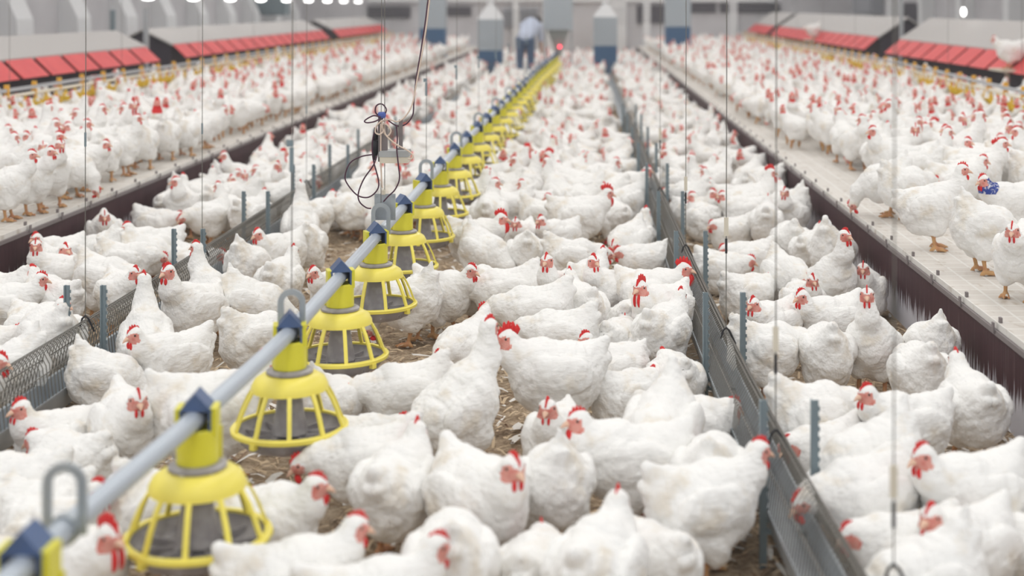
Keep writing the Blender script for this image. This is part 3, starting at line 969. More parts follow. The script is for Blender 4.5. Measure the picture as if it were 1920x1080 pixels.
# ------------------------------------------------------------------ implicit surfaces: one continuous skin per animal or person
class Field:
    def __init__(self, lo, hi, vox):
        self.lo, self.vox = np.array(lo, float), vox
        self.n = [int(math.ceil((hi[i] - lo[i]) / vox)) + 1 for i in range(3)]
        self.ax = [lo[i] + vox * np.arange(self.n[i]) for i in range(3)]
        self.d = np.full(self.n, 0.5, np.float32)

    def _sub(self, lo, hi, m):
        s = []
        for i in range(3):
            a = int(max(0, math.floor((lo[i] - m - self.lo[i]) / self.vox)))
            b = int(min(self.n[i], math.ceil((hi[i] + m - self.lo[i]) / self.vox) + 1))
            if b <= a:
                return None
            s.append(slice(a, b))
        g = np.meshgrid(*[self.ax[i][s[i]].astype(np.float32) for i in range(3)], indexing='ij', sparse=True)
        return tuple(s), g

    def _put(self, s, e, k):
        a = self.d[s]
        if k <= 0:
            self.d[s] = np.minimum(a, e)
        else:
            h = np.maximum(k - np.abs(a - e), 0) / k
            self.d[s] = np.minimum(a, e) - h * h * k * 0.25

    def ell(self, c, r, R=None, k=0.03):
        m = max(r)
        q = self._sub([x - m for x in c], [x + m for x in c], 0.05 + k)
        if q is None:
            return
        s, (X, Y, Z) = q
        X, Y, Z = X - c[0], Y - c[1], Z - c[2]
        if R is not None:
            X, Y, Z = (R[0][i] * X + R[1][i] * Y + R[2][i] * Z for i in range(3))
        x, y, z = X / r[0], Y / r[1], Z / r[2]
        k0 = np.sqrt(x * x + y * y + z * z)
        k1 = np.sqrt((x / r[0]) ** 2 + (y / r[1]) ** 2 + (z / r[2]) ** 2) + 1e-6
        self._put(s, k0 * (k0 - 1) / k1, k)

    def cone(self, a, b, ra, rb, k=0.02, sy=1.0):
        m = max(ra, rb)
        q = self._sub([min(a[i], b[i]) - m for i in range(3)], [max(a[i], b[i]) + m for i in range(3)], 0.04 + k)
        if q is None:
            return
        s, (X, Y, Z) = q
        ba = [b[i] - a[i] for i in range(3)]
        L2 = sum(x * x for x in ba) + 1e-9
        X, Y, Z = X - a[0], Y - a[1], Z - a[2]
        t_ = np.clip((X * ba[0] + Y * ba[1] + Z * ba[2]) / L2, 0, 1)
        e = np.sqrt((X - t_ * ba[0]) ** 2 + ((Y - t_ * ba[1]) / sy) ** 2 + (Z - t_ * ba[2]) ** 2) - (ra + (rb - ra) * t_)
        self._put(s, e, k)

    def surface(self):
        """Naive surface nets: (verts, quads)."""
        d, n = self.d, self.n
        ins = d < 0
        shp = tuple(x - 1 for x in n)
        cnt = np.zeros(shp, np.float32)
        acc = np.zeros(shp + (3,), np.float32)
        corner = [(i, j, k) for i in (0, 1) for j in (0, 1) for k in (0, 1)]
        sl = lambda c: tuple(slice(c[i], c[i] + shp[i]) for i in range(3))
        for a in corner:
            for ax in range(3):
                if a[ax]:
                    continue
                b = tuple(a[i] + (i == ax) for i in range(3))
                da, db = d[sl(a)], d[sl(b)]
                cr = (da < 0) != (db < 0)
                t_ = np.where(cr, da / np.where(cr, da - db, 1), 0)
                cnt += cr
                for i in range(3):
                    acc[..., i] += np.where(cr, a[i] + (t_ if i == ax else 0), 0)
        act = cnt > 0
        idx = -np.ones(shp, np.int64)
        idx[act] = np.arange(act.sum())
        cells = np.argwhere(act)
        V = self.lo + self.vox * (cells + acc[act] / cnt[act][:, None])
        Q = []
        for ax in range(3):
            u, w = (ax + 1) % 3, (ax + 2) % 3
            a = [slice(1, n[i] - 1) for i in range(3)]
            a[ax] = slice(0, n[ax] - 1)
            b = list(a)
            b[ax] = slice(1, n[ax])
            A, B = ins[tuple(a)], ins[tuple(b)]
            e = np.argwhere(A != B)
            sgn = A[tuple(e.T)]
            e = e + np.array([0 if i == ax else 1 for i in range(3)])
            off = np.zeros((4, 3), int)
            off[1][u] = -1
            off[2][u] = -1
            off[2][w] = -1
            off[3][w] = -1
            q4 = np.stack([idx[tuple((e + o).T)] for o in off], 1)
            q4 = np.where(sgn[:, None], q4, q4[:, ::-1])
            Q.append(q4)
        return V, np.concatenate(Q)


def mesh_np(name, V, Q, mats, mi=None, smooth=True):
    me = bpy.data.meshes.new(name)
    me.vertices.add(len(V))
    me.vertices.foreach_set('co', np.asarray(V, np.float32).ravel())
    me.loops.add(Q.size)
    me.loops.foreach_set('vertex_index', Q.ravel().astype(np.int32))
    me.polygons.add(len(Q))
    me.polygons.foreach_set('loop_start', (np.arange(len(Q)) * 4).astype(np.int32))
    for m in mats:
        me.materials.append(m)
    if mi is not None:
        me.polygons.foreach_set('material_index', mi.astype(np.int32))
    me.polygons.foreach_set('use_smooth', np.full(len(Q), smooth))
    me.update(calc_edges=True)
    me.validate()
    return me


def vnormals(V, Q):
    fnrm = np.cross(V[Q[:, 2]] - V[Q[:, 0]], V[Q[:, 3]] - V[Q[:, 1]])
    N = np.zeros_like(V)
    for i in range(4):
        np.add.at(N, Q[:, i], fnrm)
    return N / (np.linalg.norm(N, axis=1, keepdims=True) + 1e-12)


def ry(a):
    """Rotation that lifts +x towards +z by a."""
    c, s = math.cos(a), math.sin(a)
    return np.array([[c, 0, -s], [0, 1, 0], [s, 0, c]])


def rz3(a):
    c, s = math.cos(a), math.sin(a)
    return np.array([[c, -s, 0], [s, c, 0], [0, 0, 1]])


# pose: body height, pitch (deg), head position, head direction, neck middle, legs, tail lift
POSES = {
    'alert':   dict(bz=.195, pitch=14, hp=(.135, 0, .385), hd=(1, 0, -.08), nm=(.120, 0, .308), legs='stand', tail=.075),
    'lookl':   dict(bz=.195, pitch=12, hp=(.126, .012, .372), hd=(.35, 1, -.08), nm=(.118, .004, .302), legs='stand', tail=.070),
    'lookr':   dict(bz=.195, pitch=12, hp=(.126, -.012, .372), hd=(.35, -1, -.08), nm=(.118, -.004, .302), legs='stand', tail=.080),
    'tall':    dict(bz=.200, pitch=30, hp=(.108, 0, .440), hd=(1, .25, -.05), nm=(.100, 0, .348), legs='stand', tail=.045),
    'neutral': dict(bz=.190, pitch=4, hp=(.150, 0, .322), hd=(1, 0, -.2), nm=(.126, 0, .268), legs='walk', tail=.085),
    'short':   dict(bz=.192, pitch=8, hp=(.134, 0, .318), hd=(1, .12, -.06), nm=(.118, 0, .272), legs='stand', tail=.085),
    'reach':   dict(bz=.190, pitch=-4, hp=(.196, .01, .215), hd=(1, .1, -.5), nm=(.150, .004, .226), legs='walk', tail=.095),
    'peck':    dict(bz=.190, pitch=-16, hp=(.182, 0, .066), hd=(.62, 0, -1), nm=(.158, 0, .140), legs='stand', tail=.105),
    'sit':     dict(bz=.118, pitch=6, hp=(.122, 0, .268), hd=(1, 0, -.10), nm=(.110, 0, .208), legs='none', tail=.070),
    'sitlook': dict(bz=.118, pitch=5, hp=(.118, .012, .258), hd=(.3, 1, -.1), nm=(.108, .004, .204), legs='none', tail=.075),
    'tuck':    dict(bz=.115, pitch=0, hp=(.134, .01, .188), hd=(1, .3, -.35), nm=(.112, 0, .172), legs='none', tail=.080),
    'preen':   dict(bz=.190, pitch=6, hp=(.060, .075, .285), hd=(-.7, .6, -.55), nm=(.120, .045, .288), legs='stand', tail=.080),
}
XS = .88            # the breed is short in the back


def hen_field(P, cock, vox, lod):
    fd = Field((-.27, -.17, -.03), (.34, .17, .50), vox)
    bz, th = P['bz'], math.radians(P['pitch'])
    R = ry(th)
    B = lambda p: tuple(R @ (np.array(p) * (XS, 1, 1)) + np.array((-.01, 0, bz)))
    ell = lambda c, r, Rl=None, k=.04: fd.ell(B(c), (r[0] * XS, r[1], r[2]), R if Rl is None else R @ Rl, k)
    ell((0, 0, 0), (.135, .088, .090))
    ell((.068, 0, -.004), (.078, .080, .086))
    ell((-.086, 0, .000), (.076, .082, .086))
    ell((-.03, 0, .045), (.105, .066, .050))
    ell((-.05, 0, -.055), (.070, .066, .048))
    sit = P['legs'] == 'none'
    if sit:
        ell((0, 0, -.05), (.13, .10, .065))
    fd.cone(B((-.085, 0, .030)), B((-.182, 0, .050 + P['tail'])), .076, .008, .05, 0.85)
    for s in (-1, 1):
        fd.cone(B((-.11, s * .02, .05)), B((-.190, s * .012, .018 + P['tail'] * .75)), .045, .010, .02, 0.8)
    for s in (-1, 1):
        ell((-.010, s * .083, .024), (.105, .026, .056), ry(-.18) @ rz3(s * -.06), .006)
        ell((.055, s * .078, .030), (.036, .022, .040), None, .010)
        fd.cone(B((-.09, s * .062, .02)), B((-.155, s * .030, .045)), .028, .010, .02)
        if not sit:
            ell((-.002, s * .050, -.070), (.052, .040, .056), None, .03)
    nb = B((.080, 0, .040))
    hp, nm = P['hp'], P['nm']
    fd.cone(nb, nm, .066, .043, .05)
    fd.cone(nm, hp, .043, .026, .025)
    f = Vector(P['hd']).normalized()
    sd = Vector((0, 0, 1)).cross(f).normalized()
    up = f.cross(sd)
    H = np.array([list(f), list(sd), list(up)]).T
    hw = Vector(hp)
    fd.ell(tuple(hw + f * .006), (.033, .0245, .027), H, .012)
    legs = []
    if not sit:
        for s in (-1, 1):
            dx = (.03 * s if P['legs'] == 'walk' else .006 * s)
            hip = B((-.002, s * .050, -.070))
            hock = (hip[0] - .012 + dx * .4, s * .054, .092)
            ank = (hip[0] + .004 + dx, s * .056, .016)
            legs.append((hip, hock, .026, .0125))
            legs.append((hock, ank, .0105, .0088))
            if not lod:
                for ang, ln in ((-.42, .052), (0.02, .060), (.46, .052), (PI - .2 * s, .026)):
                    e = (ank[0] + ln * math.cos(ang), ank[1] + ln * math.sin(ang), .0065)
                    m_ = tuple((ank[i] * .45 + e[i] * .55) for i in range(3))
                    m_ = (m_[0], m_[1], .0125)
                    legs.append(((ank[0], ank[1], .013), m_, .0085, .0068))
                    legs.append((m_, e, .0068, .0050))
        for a, b, ra, rb in legs:
            kk = 1.5 if lod else 1.0
            fd.cone(a, b, ra * kk, rb * kk, .010)
    return fd, (f, sd, up, hw), nb, legs, B


def seg_dist(V, a, b):
    a, b = np.array(a), np.array(b)
    t_ = np.clip(((V - a) @ (b - a)) / ((b - a) @ (b - a) + 1e-9), 0, 1)
    return np.linalg.norm(V - a - t_[:, None] * (b - a), axis=1)


def hen_body(name, P, cock, seed):
    fd, (f, sd, up, hw), nb, legs, B = hen_field(P, cock, .0058, False)
    V, Q = fd.surface()
    N = vnormals(V, Q)
    rng = np.random.default_rng(seed)
    H = np.stack([np.array(f), np.array(sd), np.array(up)])
    loc = (V - np.array(hw)) @ H.T
    face = (loc[:, 0] > -.002) & (((loc[:, 2] + .006) / .0215) ** 2 + ((loc[:, 0] - .020) / .0235) ** 2 < 1)
    skinl = np.zeros(len(V), bool)
    for a, b, ra, rb in legs:
        if ra < .02:
            skinl |= seg_dist(V, a, b) < max(ra, rb) * 1.35
    skinl &= V[:, 2] < .100
    plum = ~(face | skinl)
    # overlapping feathers raised from the skin: each is a low shingle with its step at the tip
    pi_ = np.where(plum)[0]
    dn = seg_dist(V, P['nm'], P['hp'])
    head_w = np.clip((.075 - dn) / .03, 0, 1)
    flow_b = np.array([-1.0, 0, -.42]) @ np.eye(3)
    flow_n = np.array(nb) - np.array(P['hp'])
    flow_n = flow_n / (np.linalg.norm(flow_n) + 1e-9)
    flow = flow_b[None] * (1 - head_w[:, None]) + flow_n[None] * head_w[:, None] * 1.1
    flow = flow - N * (flow * N).sum(1, keepdims=True)
    flow /= np.linalg.norm(flow, axis=1, keepdims=True) + 1e-9
    hgt = np.zeros(len(V))
    cs = rng.choice(pi_, 620, replace=False)
    for c in cs:
        hwt = head_w[c]
        L = (.050 + .022 * rng.random()) * (1 - .55 * hwt)
        W = L * (.42 + .14 * rng.random())
        tdir = flow[c] + rng.normal(0, .22, 3)
        tdir -= N[c] * (tdir @ N[c])
        tdir /= np.linalg.norm(tdir) + 1e-9
        bdir = np.cross(N[c], tdir)
        dv = V - V[c]
        near = np.where((np.abs(dv) < L).all(1))[0]
        dv = dv[near]
        u = (dv @ tdir) / L
        w = (dv @ bdir) / W
        ok = (u > 0) & (u < 1) & (np.abs(w) < 1)
        prof = np.clip(u, 0, 1) * np.sqrt(np.clip(1 - w * w, 0, 1)) * np.where(u > .82, np.clip((1 - u) / .18, 0, 1), 1)
        val = np.where(ok, prof, 0) * (.0115 * (1 - .65 * hwt))
        hgt[near] = np.maximum(hgt[near], val)
    rear = np.clip((-.04 - V[:, 0]) / .08, 0, 1) * np.clip((.30 - V[:, 2]) / .1, 0, 1)
    nz = np.array([mnoise.noise(Vector(p * 26 + seed)) + .6 * mnoise.noise(Vector(p * 60 - seed)) for p in V])
    hgt += nz * (.0026 + .0045 * rear) * (1 - .6 * head_w)
    hgt *= plum
    big = np.array([mnoise.noise(Vector(p * 10 + seed * 3)) for p in V])
    V = V + N * (hgt + big * .006 * plum * (1 - head_w))[:, None]
    fm = np.zeros(len(Q), int)
    fm[skinl[Q].sum(1) >= 3] = 1
    fm[face[Q].sum(1) >= 3] = 2
    return mesh_np(name, V, Q, [M['plumage'], M['leg'], M['face']], fm), (f, sd, up, hw)


def head_parts(fr, cock, rng):
    """comb, wattles, beak, eyes in the bird's own coordinates."""
    f, sd, up, hw = fr
    W = lambda a, b, c: hw + f * a + sd * b + up * c
    out = []
    k = 1.0 if not cock else 1.75
    h, n = (.025 if not cock else .022) * k, 5
    x0, x1 = .034, (-.014 if not cock else -.030)
    top, base = [], []
    steps = n * 6
    for i in range(steps + 1):
        t_ = i / steps
        x = x0 + (x1 - x0) * t_
        env = math.sin(PI * min(1, (t_ * .85 + .10))) ** .6
        tooth = .55 + .45 * abs(math.sin(PI * n * t_)) ** .8
        zb = .018 - .010 * max(0, (x - .018) / .016)
        base.append((x, zb - .006))
        top.append((x + (-.006 * t_ * k), zb + h * env * tooth))
    c = MB()
    for i in range(steps + 1):
        th_t, th_b = .0018, .0048 if not cock else .006
        c.v += [W(base[i][0], -th_b, base[i][1]), W(top[i][0], -th_t, top[i][1]), W(top[i][0], th_t, top[i][1]), W(base[i][0], th_b, base[i][1])]
    for i in range(steps):
        a, b = i * 4, i * 4 + 4
        c.f += [(a, a + 1, b + 1, b), (a + 1, a + 2, b + 2, b + 1), (a + 2, a + 3, b + 3, b + 2), (a + 3, a, b, b + 3)]
    c.f += [(0, 3, 2, 1), (steps * 4, steps * 4 + 1, steps * 4 + 2, steps * 4 + 3)]
    c.mi = [0] * len(c.f)
    out.append(('comb', c.mesh('comb', M['comb'], True)))
    kw = 1.0 if not cock else 1.9
    for s in (-1, 1):
        w = MB()
        ax = (f * .25 - up).normalized()
        Rm = Matrix([list(f), list(sd), list(up)]).transposed()
        w.sphere(W(.031, s * .0095, -.024 - .010 * kw), (.0098 * kw ** .8, .0050, .0140 * kw), 12, 10, R=Rm)
        out.append(('wattle', w.mesh('wattle', M['comb'], True)))
    b = MB()
    rings = [(.030, -.003, .0125, .0105), (.040, -.004, .0095, .0085), (.050, -.007, .0055, .0055), (.058, -.012, .0015, .002)]
    nn = 10
    for x, z, a, bb in rings:
        for j in range(nn):
            t_ = 2 * PI * j / nn
            b.v.append(W(x, a * math.cos(t_), z + bb * math.sin(t_)))
    for i in range(len(rings) - 1):
        b.f += [(i * nn + j, i * nn + (j + 1) % nn, (i + 1) * nn + (j + 1) % nn, (i + 1) * nn + j) for j in range(nn)]
    b.f += [tuple(range(nn))[::-1], tuple((len(rings) - 1) * nn + j for j in range(nn))]
    b.mi = [0] * len(b.f)
    out.append(('beak', b.mesh('beak', M['beak'], True)))
    for s in (-1, 1):
        e = MB().sphere(W(.014, s * .0232, .005), .0046, 10, 8)
        out.append(('eye', e.mesh('eye', M['eye'], True)))
    return out


PROTO = {}


def proto(pose, cock):
    key = (pose, cock)
    if key not in PROTO:
        sd_ = len(PROTO) * 13 + 5
        me, fr = hen_body('plumage_body', POSES[pose], cock, sd_)
        PROTO[key] = (me, head_parts(fr, cock, None))
    return PROTO[key]


BS = 0.95          # size of the whole flock


def place_bird(x, y, z, heading, pose, cock, scale, roll=0.0):
    me, parts = proto(pose, cock)
    o = bpy.data.objects.new('white_rooster' if cock else 'white_hen', me)
    COL.objects.link(o)
    o.location = (x, y, z)
    o.rotation_euler = (0, 0, math.radians(heading))
    s = scale * BS * (1.10 if cock else 1.0)
    o.scale = (s, s * (1.0 + 0.06 * random.random()), s * 1.04)
    for nm, m in parts:
        c = bpy.data.objects.new(nm, m)
        COL.objects.link(c)
        c.parent = o
    return o


# ------------------------------------------------------------------ where the birds stand: (px, py of the body's middle, heading, pose, size)
# heading in degrees: 0 to the right, 90 away, 180 to the left, 270 towards the camera
H = 'short'
A, AL, AR, T, N, F, P, S_, SL, U, W = 'alert', 'lookl', 'lookr', 'tall', 'neutral', 'reach', 'peck', 'sit', 'sitlook', 'tuck', 'preen'
CAT = [
    # beyond and beside the left trough
    (75, 548, 190, A, 1), (108, 515, 215, AL, 1), (14, 560, 160, F, 1), (112, 480, 350, A, 1), (118, 448, 200, A, 1), (190, 525, 340, F, 1.05),
    (195, 440, 290, N, 1), (272, 445, 190, A, 1), (180, 478, 170, P, .95), (238, 492, 10, F, .95), (282, 478, 30, P, .95), (232, 535, 350, A, 1),
    (360, 578, 205, A, 1.08), (268, 592, 110, T, 1), (358, 520, 160, T, .95), (412, 500, 340, U, 1), (522, 478, 195, A, 1.02), (460, 502, 70, P, 1),
    (463, 578, 0, P, 1.02), (528, 530, 80, N, 1), (578, 462, 95, F, 1), (530, 425, 100, T, 1), (588, 405, 60, N, .95), (625, 512, 215, N, .95),
    (60, 618, 10, A, 1), (20, 655, 20, U, 1.1), (42, 575, 20, N, 1), (315, 672, 185, N, 1), (187, 640, 130, F, 1.12), (38, 705, 200, P, 1),
    (122, 712, 10, P, .9), (485, 640, 40, F, 1), (335, 772, 10, N, 1.1, 1), (22, 750, 350, N, 1.05), (165, 820, 190, A, 1), (235, 800, 320, A, 1),
    (128, 880, 150, U, 1.05), (30, 925, 170, U, 1.05), (125, 985, 20, A, 1.05), (330, 965, 10, F, 1), (150, 1045, 340, F, .95, 1), (70, 1010, 190, U, 1),
    (530, 960, 30, N, 1.0), (612, 868, 190, F, 1), (575, 1120, 20, N, 1),
    (652, 748, 60, P, .9), (725, 742, 190, F, 1), (680, 845, 20, U, 1),
    # between the feeders and the right trough
    (822, 540, 350, N, 1.02), (905, 545, 80, F, .95), (787, 617, 190, P, 1), (912, 478, 320, P, 1.05), (905, 448, 15, A, 1.02, 1), (985, 440, 275, A, .95),
    (1037, 448, 205, A, .98), (955, 392, 185, F, 1), (1080, 405, 10, A, 1.08, 1), (985, 478, 95, F, 1), (1075, 488, 10, F, 1), (1182, 448, 200, F, 1),
    (1235, 445, 20, A, 1.05), (1228, 492, 190, U, 1), (1035, 550, 235, A, 1.02), (940, 553, 190, F, 1.05), (1000, 590, 185, F, 1.08), (880, 630, 200, F, 1),
    (1102, 533, 60, N, 1), (1178, 555, 190, AL, 1), (1132, 578, 110, N, 1.0), (1282, 578, 190, A, 1.0, 1), (1240, 530, 15, A, 1, 1), (1222, 600, 80, U, 1),
    (1268, 618, 60, N, 1), (1238, 655, 70, U, 1.02), (1050, 690, 190, A, 1.06, 1), (870, 732, 60, T, 1.08), (1142, 690, 215, A, .98), (1072, 632, 170, F, 1),
    (1042, 782, 258, S_, 1), (1185, 845, 150, N, 1.08), (1185, 748, 40, U, .95), (890, 935, 345, N, 1.12), (740, 915, 35, A, 1.02), (1055, 908, 100, P, 1),
    (1113, 1020, 50, A, 1.02), (1240, 885, 250, P, 1.0, 1), (855, 1070, 95, F, 1.05), (690, 1130, 20, N, 1), (1300, 960, 40, A, 1.05), (1410, 895, 80, F, 1),
    (1315, 815, 10, U, 1.1), (1215, 1060, 120, U, 1), (1080, 1110, 80, U, 1), (1300, 725, 100, U, 1),
    # right of the right trough
    (1800, 1020, 200, A, 1), (1552, 795, 20, F, 1), (1680, 785, 180, A, 1), (1560, 850, 210, U, 1), (1625, 880, 195, P, 1.08), (1815, 905, 185, F, 1.08),
    (1640, 945, 200, F, 1.02), (1690, 1040, 190, U, 1), (1822, 765, 95, N, 1.0), (1905, 1060, 170, U, 1), (1600, 1075, 190, P, 1), (1722, 705, 95, F, 1),
    (1742, 655, 100, P, .95), (1568, 665, 92, F, .98), (1462, 660, 20, F, 1.02), (1612, 600, 245, T, .98), (1540, 592, 190, A, 1), (1450, 608, 190, A, .98),
    (1485, 515, 330, U, .98), (1620, 532, 275, S_, 1), (1557, 522, 330, T, 1.02), (1512, 552, 320, S_, .95), (1530, 470, 60, P, 1, 1), (1540, 446, 20, A, .95),
    (1480, 455, 95, F, 1), (1425, 418, 80, N, 1), (1380, 440, 200, U, .95), (1467, 385, 90, N, 1), (1360, 512, 340, U, 1), (1398, 490, 190, U, 1), (1420, 555, 30, U, 1),
]
PLAT = [  # on the platforms
    (1742, 392, 352, A, 1.03), (1850, 432, 10, P, 1.02), (1908, 485, 285, A, .95), (1690, 350, 20, F, 1), (1795, 345, 5, N, 1), (1890, 385, 200, N, 1),
    (1640, 345, 170, P, 1), (1725, 318, 150, P, 1),
    (14, 352, 10, A, .95), (66, 342, 345, A, .95), (112, 328, 315, A, 1), (150, 318, 340, P, .95), (196, 288, 95, F, 1.0), (268, 268, 100, F, 1.02), (312, 255, 95, F, 1),
    (352, 248, 80, N, 1), (392, 236, 30, N, 1), (58, 285, 20, A, 1), (18, 290, 350, N, 1), (178, 258, 200, A, 1),
]

HEADS = {   # where the photographed head shows, for the birds whose head can be seen: body's middle -> head
    (75, 548): (47, 517), (112, 480): (128, 475), (118, 448): (75, 450), (272, 445): (227, 430), (232, 535): (257, 515), (360, 578): (318, 512),
    (268, 592): (265, 525), (358, 520): (343, 470), (522, 478): (480, 440), (625, 512): (585, 517), (60, 618): (103, 580), (315, 672): (248, 635),
    (335, 772): (465, 683), (165, 820): (97, 772), (235, 800): (255, 748), (125, 985): (177, 922), (530, 960): (588, 922), (822, 540): (883, 515),
    (787, 617): (707, 607), (905, 448): (942, 415), (985, 440): (973, 420), (1037, 448): (1003, 412), (1080, 405): (1148, 365), (1182, 448): (1147, 463),
    (1235, 445): (1247, 397), (1035, 550): (1013, 493), (880, 630): (810, 677), (1178, 555): (1163, 500), (1282, 578): (1267, 540), (1240, 530): (1285, 508),
    (1050, 690): (952, 637), (870, 732): (922, 615), (1142, 690): (1093, 637), (1042, 782): (1025, 770), (1185, 845): (1097, 777), (890, 935): (975, 882),
    (740, 915): (785, 800), (1113, 1020): (1157, 925), (1240, 885): (1190, 965), (1300, 960): (1408, 845), (1800, 1020): (1733, 985), (1680, 785): (1595, 742),
    (1815, 905): (1715, 862), (1612, 600): (1602, 560), (1540, 592): (1485, 557), (1450, 608): (1425, 573), (1485, 515): (1502, 527), (1620, 532): (1617, 507),
    (1557, 522): (1585, 443), (1512, 552): (1527, 527), (1540, 446): (1545, 433), (1742, 392): (1800, 318), (1908, 485): (1897, 430), (150, 1045): (210, 1020),
}
birds = []          # dict(x, y, z, h, pose, cock, s, fixed)


def fit(px, py, h0, pose0, s, z0, head):
    """Pose, heading and spot whose head and body show nearest to where the photograph has them."""
    best = None
    cand = [pose0] if pose0 in (T, P, S_, AL) else [A, N, H, S_, F] if pose0 in (F, U) else [A, N, H] if z0 > .1 else [A, N, H, S_]
    for pose in cand:
        p = POSES[pose]
        zc = p['bz'] * s * 1.04
        y0 = FPX * (HC - z0 - zc) / (py - VY)
        for dh in (-40, -20, 0, 20, 40):
            c, q = math.cos(math.radians(h0 + dh)), math.sin(math.radians(h0 + dh))
            ox, oy = (p['hp'][0] + .02) * s * c, (p['hp'][0] + .02) * s * q
            for k in range(-10, 11):
                y = y0 * (1 + .012 * k)
                xb = (px - VX) * y / FPX
                xh = (head[0] - VX) * (y + oy) / FPX - ox
                x = .35 * xb + .65 * xh
                a, b = pix(x, y, zc + z0), pix(x + ox, y + oy, p['hp'][2] * s * 1.04 + z0)
                e = .55 * math.hypot(a[0] - px, a[1] - py) + math.hypot(b[0] - head[0], b[1] - head[1]) + .08 * abs(dh) + (4 if pose != pose0 else 0)
                if best is None or e < best[0]:
                    best = (e, x, y, h0 + dh, pose)
    return best


def add_cat(rows, z0):
    for r in rows:
        px, py, h, pose, s = r[:5]
        cock = len(r) > 5
        sz = s * BS * (1.10 if cock else 1)
        zc = POSES[pose]['bz'] * sz * 1.04 + z0
        x, y, _ = at(px, py, zc)
        if (px, py) in HEADS:
            e, x, y, h, pose = fit(px, py, h, pose, sz, z0, HEADS[(px, py)])
        birds.append(dict(x=x, y=y, z=z0, h=h, pose=pose, cock=cock, s=s, sure=(px, py) in HEADS))


assert all(any((r[0], r[1]) == k for r in CAT + PLAT) for k in HEADS)
add_cat(CAT, 0.0)
add_cat(PLAT, DZ)
birds.append(dict(x=4.72, y=15.4, z=DZ + .4825, h=165, pose=N, cock=False, s=1.05, still=True, board='nearest'))
birds.append(dict(x=4.72, y=28.6, z=DZ + .4825, h=200, pose=F, cock=False, s=1.05, still=True, board='second'))
NCAT = len(birds)


def bad_xy(x, y, z):
    """Metres by which a spot must keep off boards, troughs and feeders: a push (dx, dy)."""
    dx = dy = 0.0
    if z < 0.1:
        if x < LX + .16:
            dx += LX + .16 - x
        if x > RX - .13:
            dx += RX - .13 - x
        for fn in (trx, tlx):
            g = x - fn(y)
            if abs(g) < .19:
                dx += math.copysign(.19 - abs(g), g)
        if 24 < y < 31 or y < 26:
            i = min(range(len(PY)), key=lambda k: abs(PY[k] - y))
            gx, gy = x - fx(PY[i]), y - PY[i]
            r = math.hypot(gx, gy)
            if r < .27:
                dx += gx / (r + 1e-6) * (.27 - r)
                dy += gy / (r + 1e-6) * (.27 - r)
        if abs(x - hx) < .45 and abs(y - HYY) < .4:
            dx += .5
        for hx_, hy_ in ((-1.92, 30), (.5, 30)):
            if math.hypot(x - hx_, y - hy_) < .5:
                dy -= .3
        if math.hypot(x + 1.18, y - 27.5) < .35:
            dy -= .3
    elif z < .5:
        if x < 0:
            if x > LX - .13:
                dx += LX - .13 - x
            if x < -5.4:
                dx += -5.4 - x
        else:
            if x < RX + .15:
                dx += RX + .15 - x
            if x > 4.5:
                dx += 4.5 - x
        for hx_, hy_ in ((-3.5, 32), (2.15, 32)):
            if math.hypot(x - hx_, y - hy_) < .5:
                dy -= .3
    return dx, dy


def two(b):
    """The bird's rump and breast circles."""
    c, s = math.cos(math.radians(b['h'])), math.sin(math.radians(b['h']))
    return ((b['x'] + .045 * c, b['y'] + .045 * s), (b['x'] - .065 * c, b['y'] - .065 * s))


for b in birds:
    b['x0'], b['y0'] = b['x'], b['y']
for it in range(90):                       # push the birds apart until they only brush each other
    pos = [two(b) for b in birds]
    for i in range(NCAT):
        for j in range(i + 1, NCAT):
            a, b = birds[i], birds[j]
            if a['z'] != b['z'] or abs(a['x'] - b['x']) > .5 or abs(a['y'] - b['y']) > .5:
                continue
            for p in pos[i]:
                for q_ in pos[j]:
                    d = math.hypot(p[0] - q_[0], p[1] - q_[1])
                    need = .186 * (a['s'] + b['s']) / 2
                    if d < need:
                        k = (need - d) * .22 / (d + 1e-6)
                        ux, uy = (p[0] - q_[0]) * k, (p[1] - q_[1]) * k
                        wa, wb = .35 if a.get('sure') else 1, .35 if b.get('sure') else 1
                        if not a.get('still'):
                            a['x'] += ux * wa; a['y'] += uy * wa
                        if not b.get('still'):
                            b['x'] -= ux * wb; b['y'] -= uy * wb
    for b in birds:
        if not b.get('still'):
            dx, dy = bad_xy(b['x'], b['y'], b['z'])
            b['x'] += dx
            b['y'] += dy

mv = sorted(((math.hypot(b['x'] - b['x0'], b['y'] - b['y0']), i) for i, b in enumerate(birds)), reverse=True)
print('MOVED', [(round(a, 2), i, [round(v) for v in pix(birds[i]['x0'], birds[i]['y0'], .2 + birds[i]['z'])]) for a, i in mv[:30]])
# the rest of the flock: dart throwing further back
cell = {}


def occ(b):
    cell.setdefault((int(b['x'] // .3), int(b['y'] // .3), b['z'] > .1), []).append(b)


for b in birds:
    occ(b)


def free(x, y, z, d):
    ci, cj = int(x // .3), int(y // .3)
    for i in (-1, 0, 1):
        for j in (-1, 0, 1):
            for b in cell.get((ci + i, cj + j, z > .1), ()):
                if math.hypot(b['x'] - x, b['y'] - y) < d:
                    return False
    return True


floor_poses = [A] * 5 + [AL, AR] * 2 + [T] + [N] * 4 + [H] * 5 + [F] * 5 + [P] * 5 + [S_] * 3 + [SL] * 2 + [U] * 5 + [W]
deck_poses = [A] * 9 + [AL, AR] * 4 + [T] * 4 + [N] * 3 + [H] * 4 + [F] * 5 + [P] * 2 + [S_]


def visible(x, y, z):
    a, b = pix(x, y, z + .2)
    return -600 < a < 2500 and b < 1150


